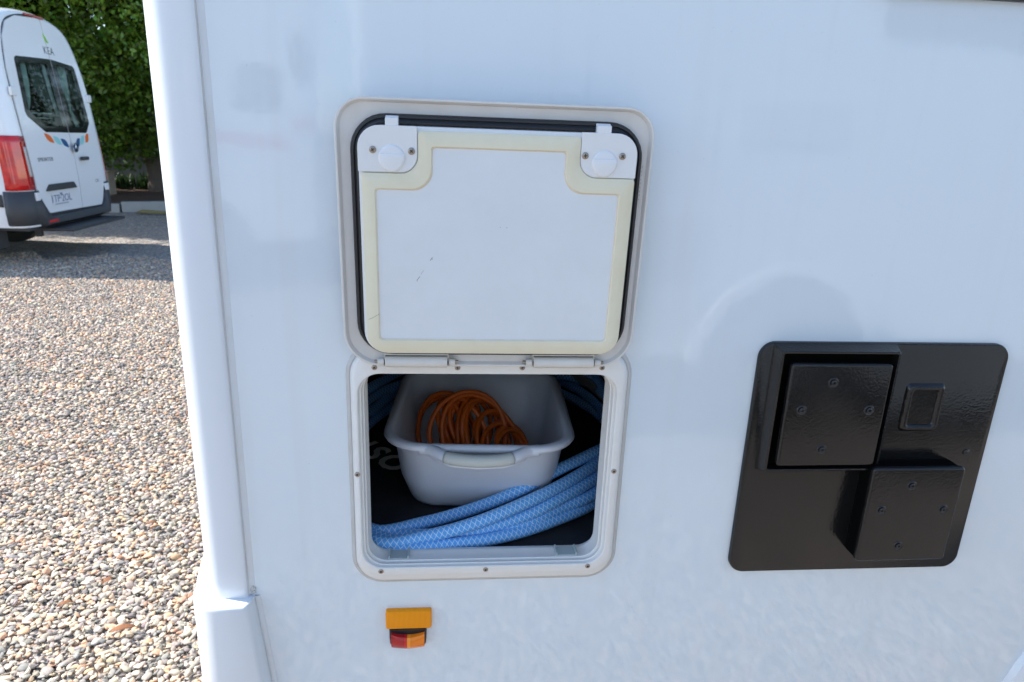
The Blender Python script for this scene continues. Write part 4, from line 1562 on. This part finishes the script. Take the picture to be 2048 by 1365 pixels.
# fern-like mark above the lettering
fern = []
rear_patch('green_feather', [(0.135, 2.535), (0.150, 2.50), (0.165, 2.495), (0.160, 2.475), (0.180, 2.470), (0.176, 2.45), (0.205, 2.440), (0.195, 2.425), (0.170, 2.428), (0.140, 2.432), (0.148, 2.447), (0.122, 2.452), (0.135, 2.468), (0.115, 2.478), (0.130, 2.49), (0.118, 2.505)], [], M['kgreen'], dl, 0.0110, 0.001)
rear_patch('green_feather_vein', [(0.137, 2.520), (0.160, 2.47), (0.182, 2.432), (0.172, 2.430), (0.150, 2.465)], [], M['kgreen2'], dl, 0.0116, 0.001)


def leafshape(a, b, w, n=8):
    a, b = Vector(a), Vector(b)
    d = b - a
    nrm = Vector((-d.y, d.x)).normalized()
    up_, dn = [], []
    for k in range(n + 1):
        t = k / n
        up_.append(a + d * t + nrm * w * math.sin(math.pi * t) ** 0.9 * (0.6 + 0.4 * t))
        dn.append(a + d * t - nrm * w * math.sin(math.pi * t) ** 0.9 * (1.0 - 0.4 * t))
    pts = up_ + dn[::-1][1:-1]
    return [(p.x, p.y) for p in pts]


for a, b, mm, pr in (((-0.385, 1.432), (-0.215, 1.322), 'orange', dl), ((-0.215, 1.402), (-0.065, 1.298), 'teal', dl), ((-0.065, 1.372), (0.075, 1.272), 'navy', dl),
                     ((0.245, 1.272), (0.362, 1.372), 'navy', dr), ((0.350, 1.298), (0.480, 1.402), 'teal', dr), ((0.478, 1.322), (0.590, 1.425), 'orange', dr)):
    rear_patch('leaf_decal', leafshape(a, b, 0.048), [], M[mm], pr, 0.0108, 0.001)
# star emblem
mb = MB()
ec = Vector((0.030, 0.140, 1.268))
n1 = 28
ring_o = []
for k in range(n1 + 1):
    a = 2 * math.pi * k / n1
    ring_o.append((ec.x, ec.y + 0.052 * math.cos(a), ec.z + 0.052 * math.sin(a)))
P0 = MB()
for k in range(n1):
    a0, a1 = 2 * math.pi * k / n1, 2 * math.pi * (k + 1) / n1
    q = []
    for a in (a0, a1):
        for r_, x_ in ((0.056, 0.0), (0.056, 0.012), (0.046, 0.012), (0.046, 0.0)):
            q.append((ec.x - 0.008 + x_, ec.y + r_ * math.cos(a), ec.z + r_ * math.sin(a)))
    mb.add(q, [(0, 4, 5, 1), (1, 5, 6, 2), (2, 6, 7, 3), (3, 7, 4, 0)])
for k in range(3):
    a = math.pi / 2 + 2 * math.pi * k / 3
    t_ = (math.cos(a), math.sin(a))
    s_ = (-t_[1], t_[0])
    mb.add([(ec.x, ec.y + t_[0] * 0.047, ec.z + t_[1] * 0.047), (ec.x, ec.y + s_[0] * 0.010, ec.z + s_[1] * 0.010), (ec.x, ec.y - s_[0] * 0.010, ec.z - s_[1] * 0.010), (ec.x + 0.010, ec.y, ec.z)],
           [(0, 1, 3), (0, 3, 2), (1, 2, 3)])
mb.lathe((ec.x - 0.012, ec.y, ec.z), (1, 0, 0), [(0.046, 0), (0.046, 0.004), (0.001, 0.004)], 20, 1)
mb.build('emblem', [M['chrome'], M['vanblack']], dl, smooth=40)
mb = MB()
mb.box(0.010, 0.045, 0.235, 0.40, 1.115, 1.158)
mb.build('door_handle', M['vangrey'], dr, bevel=0.012)
mb = MB()
zb_ = 2.690
mb.box(lean(zb_) - 0.02, lean(zb_) + 0.022, -0.14, 0.21, 2.672, 2.702)
mb.build('brake_light', M['vanlens_dk'], van, bevel=0.008)

# ------------------------------------------------------------------ garden bed behind the van
mb = MB()
n = 60
bedp = [(-20, 12.05), (-6.7, 12.05), (-6.1, 12.15), (-5.4, 12.55), (-4.4, 12.95), (6, 13.2)]
mb.loft([[(x, y + 0.03, 0.004) for x, y in bedp], [(x, y + 0.06, 0.10) for x, y in bedp], [(x, 14.2, 0.16) for x, y in bedp], [(x, 17.0, 0.16) for x, y in bedp]], closed=False)
bed = tag(mb.build('garden_bed', M['mulch'], None, smooth=None), kind='structure')


def kerb(a, b, h, label):
    a, b = Vector(a), Vector(b)
    mb = MB()
    Lk = (b - a).length
    mb.box(0, Lk, 0, 0.15, 0.0, h)
    o = mb.build('kerb_stone', M['concrete'], None, bevel=0.012)
    o.location = (a.x, a.y, 0)
    o.rotation_euler = (0, 0, math.atan2(b.y - a.y, b.x - a.x))
    return tag(o, label, 'kerb', 'kerb stones edging the garden bed')


kerb((-8.2, 11.90), (-7.06, 11.94), 0.16, 'concrete kerb stone behind the van, mostly hidden by it')
kerb((-7.03, 11.94), (-5.98, 12.13), 0.16, 'pale concrete kerb stone just right of the van step')
kerb((-5.95, 12.16), (-4.95, 12.58), 0.19, 'longer concrete kerb stone running behind the white motorhome corner')
# boundary wall
mb = MB()
mb.box(-24, 10, 16.2, 16.4, 0.0, 2.2)
mb.box(-24, 10, 16.16, 16.44, 2.2, 2.27)
tag(mb.build('boundary_wall', M['wallpaint'], None, bevel=0.01), 'blue grey rendered boundary wall in shade behind the tree trunk', 'wall')
mb = MB()
mb.box(-0.14, 0.14, -0.14, 0.14, 0.0, 0.46)
mb.box(-0.16, 0.16, -0.16, 0.16, 0.46, 0.50)
o = mb.build('stone_post', M['blockbeige'], None, bevel=0.012)
o.location = (-7.02, 13.95, 0.14)
tag(o, 'short beige stone post on the mulch beside the van rear corner', 'post')
# yellow hose on the ground by the kerb
yk = [((-5.30 + 0.02 * k, 12.06, 0.022 + 0.010 * k), (0.02 * k, 0.05, 1.0), 0.36 - 0.02 * k) for k in range(4)]
yp = np.array(coil(yk, 40))
yp[:, 1] = 12.06 + (yp[:, 1] - 12.06) * 0.55
yh = tube(yp.tolist(), 0.014, 8, 'garden_hose', M['yellowhose'])
tag(yh, 'dull yellow garden hose coiled on the ground against the kerb', 'hose')


# ------------------------------------------------------------------ trees
def leaves(clumps, per, size, base, spread, up=0.35):
    """clumps: (n,4) xyz + radius; returns quad chunk"""
    n = len(clumps) * per
    c = np.repeat(clumps, per, axis=0)
    d = rng.normal(size=(n, 3))
    d /= np.linalg.norm(d, axis=1)[:, None]
    rad = c[:, 3] * rng.uniform(0.35, 1.0, n) ** 0.5
    pos = c[:, :3] + d * rad[:, None] * np.array([1, 1, 0.8])
    nrm = d * 0.6 + rng.normal(size=(n, 3)) * 0.75 + np.array([0, 0, up])
    nrm /= np.linalg.norm(nrm, axis=1)[:, None]
    t = np.cross(nrm, rng.normal(size=(n, 3)))
    t /= np.linalg.norm(t, axis=1)[:, None]
    b = np.cross(nrm, t)
    L_ = size * rng.uniform(0.7, 1.35, n)
    W_ = L_ * rng.uniform(0.42, 0.62, n)
    q = np.stack([pos - t * L_[:, None] / 2, pos + b * W_[:, None] / 2 + t * L_[:, None] * 0.08, pos + t * L_[:, None] / 2 - nrm * L_[:, None] * 0.12, pos - b * W_[:, None] / 2 + t * L_[:, None] * 0.08], 1)
    clv = np.repeat(np.exp(rng.normal(0, 0.22, len(clumps))), per)
    col = np.array(base)[None] * (clv * np.exp(rng.normal(0, 0.25, n)))[:, None] * (1 + rng.normal(0, 0.12, (n, 3)) * np.array([1, 0.4, 0.6]))
    col = np.clip(col, 0.004, 0.35)
    full = np.ones((n, 4, 4), np.float32)
    full[:, :, :3] = col[:, None, :]
    f = np.arange(n * 4).reshape(-1, 4)
    return q.reshape(-1, 3), f, full.reshape(-1, 4)


def tree(base, top, label, crown_c, crown_r, nclump, zmin, per=110):
    root = empty('tree', base)
    tag(root, label, 'tree', 'trees along the boundary wall')
    P = smooth_path([(0, 0, -0.05), (0.15 * (top[0] - base[0]), 0.05, 0.6), (0.45 * (top[0] - base[0]), -0.05, 1.6), (top[0] - base[0], top[1] - base[1], 3.2), (1.15 * (top[0] - base[0]), top[1] - base[1] - 0.1, 5.6)], 0.15)
    rad = np.linspace(0.17, 0.05, len(P))
    rad[:3] = [0.23, 0.20, 0.18]
    tr = tube(P, rad, 14, 'trunk', M['bark'], root)
    for k in range(7):
        i = int(len(P) * (0.36 + 0.08 * k))
        p = P[min(i, len(P) - 1)]
        a = 2.4 * k
        e = p + np.array([math.cos(a) * 1.5, math.sin(a) * 1.1, 1.0 + 0.2 * k])
        tube(smooth_path([p, p + np.array([math.cos(a) * 0.6, math.sin(a) * 0.5, 0.5]), e], 0.2), np.linspace(0.07, 0.02, len(smooth_path([p, p + np.array([math.cos(a) * 0.6, math.sin(a) * 0.5, 0.5]), e], 0.2))), 7, 'limb', M['bark'], root)
    cl = []
    while len(cl) < nclump:
        d = rng.normal(size=3)
        d /= np.linalg.norm(d)
        r = rng.uniform(0.25, 1.0) ** 0.6
        p = np.array(crown_c) + d * r * np.array(crown_r)
        if p[2] < zmin + 0.15 * math.sin(p[0] * 3.1) + 1.3 * max(0.0, 13.5 - p[1]):
            continue
        if p[1] > crown_c[1] + 1.9:
            continue
        cl.append((*p, rng.uniform(0.26, 0.54)))
    cl = np.array(cl)
    o = raw_mesh('crown', [leaves(cl, per, 0.098, (0.115, 0.205, 0.022), 1)], M['leaf'])
    o.parent = root
    o.matrix_parent_inverse = Matrix.Translation(-Vector(base))
    return root


tree((-6.40, 14.95, 0.14), (-6.75, 14.6), 'broad green tree whose leaning grey trunk shows beside the motorhome corner', (-6.6, 13.5, 4.4), (2.6, 2.7, 4.0), 1400, 1.0, 115)
tree((-9.5, 15.0, 0.14), (-9.4, 14.7), 'dense green tree directly behind the camper van roof', (-9.4, 13.4, 4.4), (2.6, 2.8, 4.2), 1250, 0.8, 130)
tree((-12.6, 15.0, 0.14), (-12.7, 14.6), 'green tree at the far left edge behind the camper van', (-12.5, 13.4, 4.6), (2.5, 2.8, 4.2), 520, 1.0)
tree((-2.9, 15.0, 0.14), (-3.0, 14.6), 'unseen tree added behind the motorhome to darken the van window reflection', (-2.9, 14.0, 4.4), (2.6, 2.4, 4.0), 320, 0.8, 60)  # out of view, added so the van window has something dark to reflect
tree((0.6, 15.0, 0.14), (0.7, 14.6), 'unseen tree added furthest along the wall for the van window reflection', (0.7, 14.0, 4.4), (2.6, 2.4, 4.0), 320, 0.8, 60)  # second unseen tree, added for the same window reflection
# strappy plants at the foot of the wall
for i, (x, y, lab) in enumerate([(-7.35, 15.3, 'dark strappy plant at the wall foot nearer the van'), (-6.75, 15.35, 'dark strappy plant at the wall foot beside the tree trunk')]):
    n = 160
    ang = rng.uniform(0, 2 * np.pi, n)
    ln = rng.uniform(0.25, 0.5, n)
    out = rng.uniform(0.2, 0.9, n)
    b0 = np.stack([x + rng.normal(0, 0.12, n), y + rng.normal(0, 0.06, n), np.full(n, 0.15)], 1)
    dv = np.stack([np.cos(ang) * out, np.sin(ang) * out, np.ones(n)], 1)
    dv /= np.linalg.norm(dv, axis=1)[:, None]
    sd = np.stack([-np.sin(ang), np.cos(ang), np.zeros(n)], 1) * 0.014
    mid = b0 + dv * ln[:, None] * 0.6
    tip = b0 + dv * ln[:, None] - np.array([0, 0, 1]) * (out * ln * 0.3)[:, None]
    q = np.stack([b0 - sd, b0 + sd, mid + sd, mid - sd, mid - sd, mid + sd, tip + sd * 0.1, tip - sd * 0.1], 1)
    f = np.arange(n * 8).reshape(-1, 4)
    cc = np.ones((n, 8, 4), np.float32)
    cc[:, :, :3] = (np.array([0.03, 0.06, 0.02])[None] * np.exp(rng.normal(0, 0.3, n))[:, None])[:, None, :]
    o = raw_mesh('strappy_plant', [(q.reshape(-1, 3), f, cc.reshape(-1, 4))], M['grass'])
    tag(o, lab, 'plant')

# ------------------------------------------------------------------ dry leaves on the gravel
for i, (x, y, rz, s, lab) in enumerate([(-1.19, 1.25, 1.2, 0.05, 'short curled dry brown leaf lying mid-way in the near gravel'),
                                        (-1.03, 1.00, 0.5, 0.075, 'long dry reddish leaf lying lowest on the near gravel'),
                                        (-1.27, 1.13, 0.8, 0.05, 'dry reddish leaf lying furthest left on the near gravel'),
                                        (-1.02, 1.88, 1.9, 0.045, 'dry tan leaf lying near the motorhome bumper'),
                                        (-1.19, 1.62, 0.2, 0.045, 'flat dry tan leaf lying furthest back on the near gravel')]):
    mb = MB()
    rows = []
    for k in range(7):
        t_ = k / 6
        w = 0.16 * s * math.sin(math.pi * (0.08 + 0.84 * t_))
        zc = 0.008 * math.sin(math.pi * t_)
        rows.append([((t_ - 0.5) * s, -w, zc + 0.004), ((t_ - 0.5) * s, 0, zc), ((t_ - 0.5) * s, w, zc + 0.004)])
    mb.loft(rows, closed=False)
    o = mb.build('dry_leaf', M['dryleaf'], None, smooth=60)
    o.location = (x, y, 0.030)
    o.rotation_euler = (0.15, 0.1, rz)
    md = o.modifiers.new('solid', 'SOLIDIFY')
    md.thickness = 0.0006
    tag(o, lab, 'leaf', 'dry leaves on the gravel')


# ------------------------------------------------------------------ vehicles behind the camera, seen mirrored in the glossy wall
def coach(name, label, x0, x1, yf, depth, zt, wheels, windows, extras):
    root = empty(name, (x0, yf, 0))
    tag(root, label, 'motorhome')
    mb = MB()
    W_ = x1 - x0
    mb.box(0, W_, -depth, 0, 0.48, zt)
    mb.build('body', M['gelcoat'], root, bevel=0.07, seg=4)
    mb = MB()
    mb.box(0.1, W_ - 0.1, -depth + 0.1, -0.1, 0.36, 0.48)
    mb.build('chassis', M['vangrey'], root)
    for wx in wheels:
        mb = MB()
        ri = []
        for a in np.linspace(0, math.pi, 24):
            ri.append([(wx - x0 + r * math.cos(a), y, 0.50 + r * math.sin(a)) for r, y in ((0.52, -0.002), (0.515, 0.014), (0.45, 0.016), (0.44, -0.02))])
        mb.loft(ri, closed=False)
        mb.build('wheel_arch', M['trim'], root)
        mb = MB()
        pts = [(wx - x0 + 0.44 * math.cos(a), 0.50 + 0.44 * math.sin(a)) for a in np.linspace(0, math.pi, 24)]
        mb.loft([[(p[0], 0.003, p[1]) for p in pts], [(p[0], -0.01, p[1]) for p in pts]], True, True)
        mb.build('arch_liner', M['vangrey'], root)
        wheel(root, (wx - x0, -0.10, 0.345), 0.345, 0.22, 1)
        wheel(root, (wx - x0, -depth + 0.10, 0.345), 0.345, 0.22, -1)
    for (a, b, c, d) in windows:
        mb = MB()
        slab(mb, rr(a - x0, b - x0, c, d, 0.05), -0.004, 0.012)
        w_ = mb.build('window', M['rubber'], root)
        mb = MB()
        slab(mb, rr(a - x0 + 0.015, b - x0 - 0.015, c + 0.015, d - 0.015, 0.04), 0.012, 0.015)
        mb.build('pane', M['glass_dark'], w_)
    for nm, a, b, c, d, m_, t_ in extras:
        mb = MB()
        slab(mb, rr(a - x0, b - x0, c, d, 0.012), -0.004, t_)
        mb.build(nm, M[m_], root, bevel=0.002)
    return root


coach('motorhome', 'white motorhome parked opposite, mirrored faintly in the glossy side wall', -0.45, 6.0, -2.35, 2.2, 2.9, (1.75, 5.0), [(2.0, 3.1, 2.08, 2.62), (3.9, 4.9, 1.5, 2.2)],
      [('service_hatch', 1.36, 1.88, 1.585, 1.785, 'rvgrey', 0.010), ('door_seam', 1.235, 1.255, 0.6, 2.5, 'rvgrey', 0.004), ('door_seam', 0.60, 0.62, 0.6, 2.5, 'rvgrey', 0.004), ('side_hatch', 0.95, 1.2, 0.95, 1.25, 'rvgrey', 0.008)])
coach('motorhome', 'white motorhome with windows and a red stripe, mirrored at the upper left of the wall', -6.5, -1.25, -6.0, 2.2, 2.9, (-5.2, -2.4), [(-2.02, -1.60, 1.78, 2.14), (-1.47, -1.32, 2.02, 2.42), (-2.9, -2.35, 1.72, 2.1), (-5.2, -4.0, 1.6, 2.2)],
      [('red_stripe', -6.3, -1.55, 1.40, 1.52, 'redstripe', 0.003), ('red_stripe', -1.50, -1.32, 1.56, 1.70, 'redstripe', 0.003)])
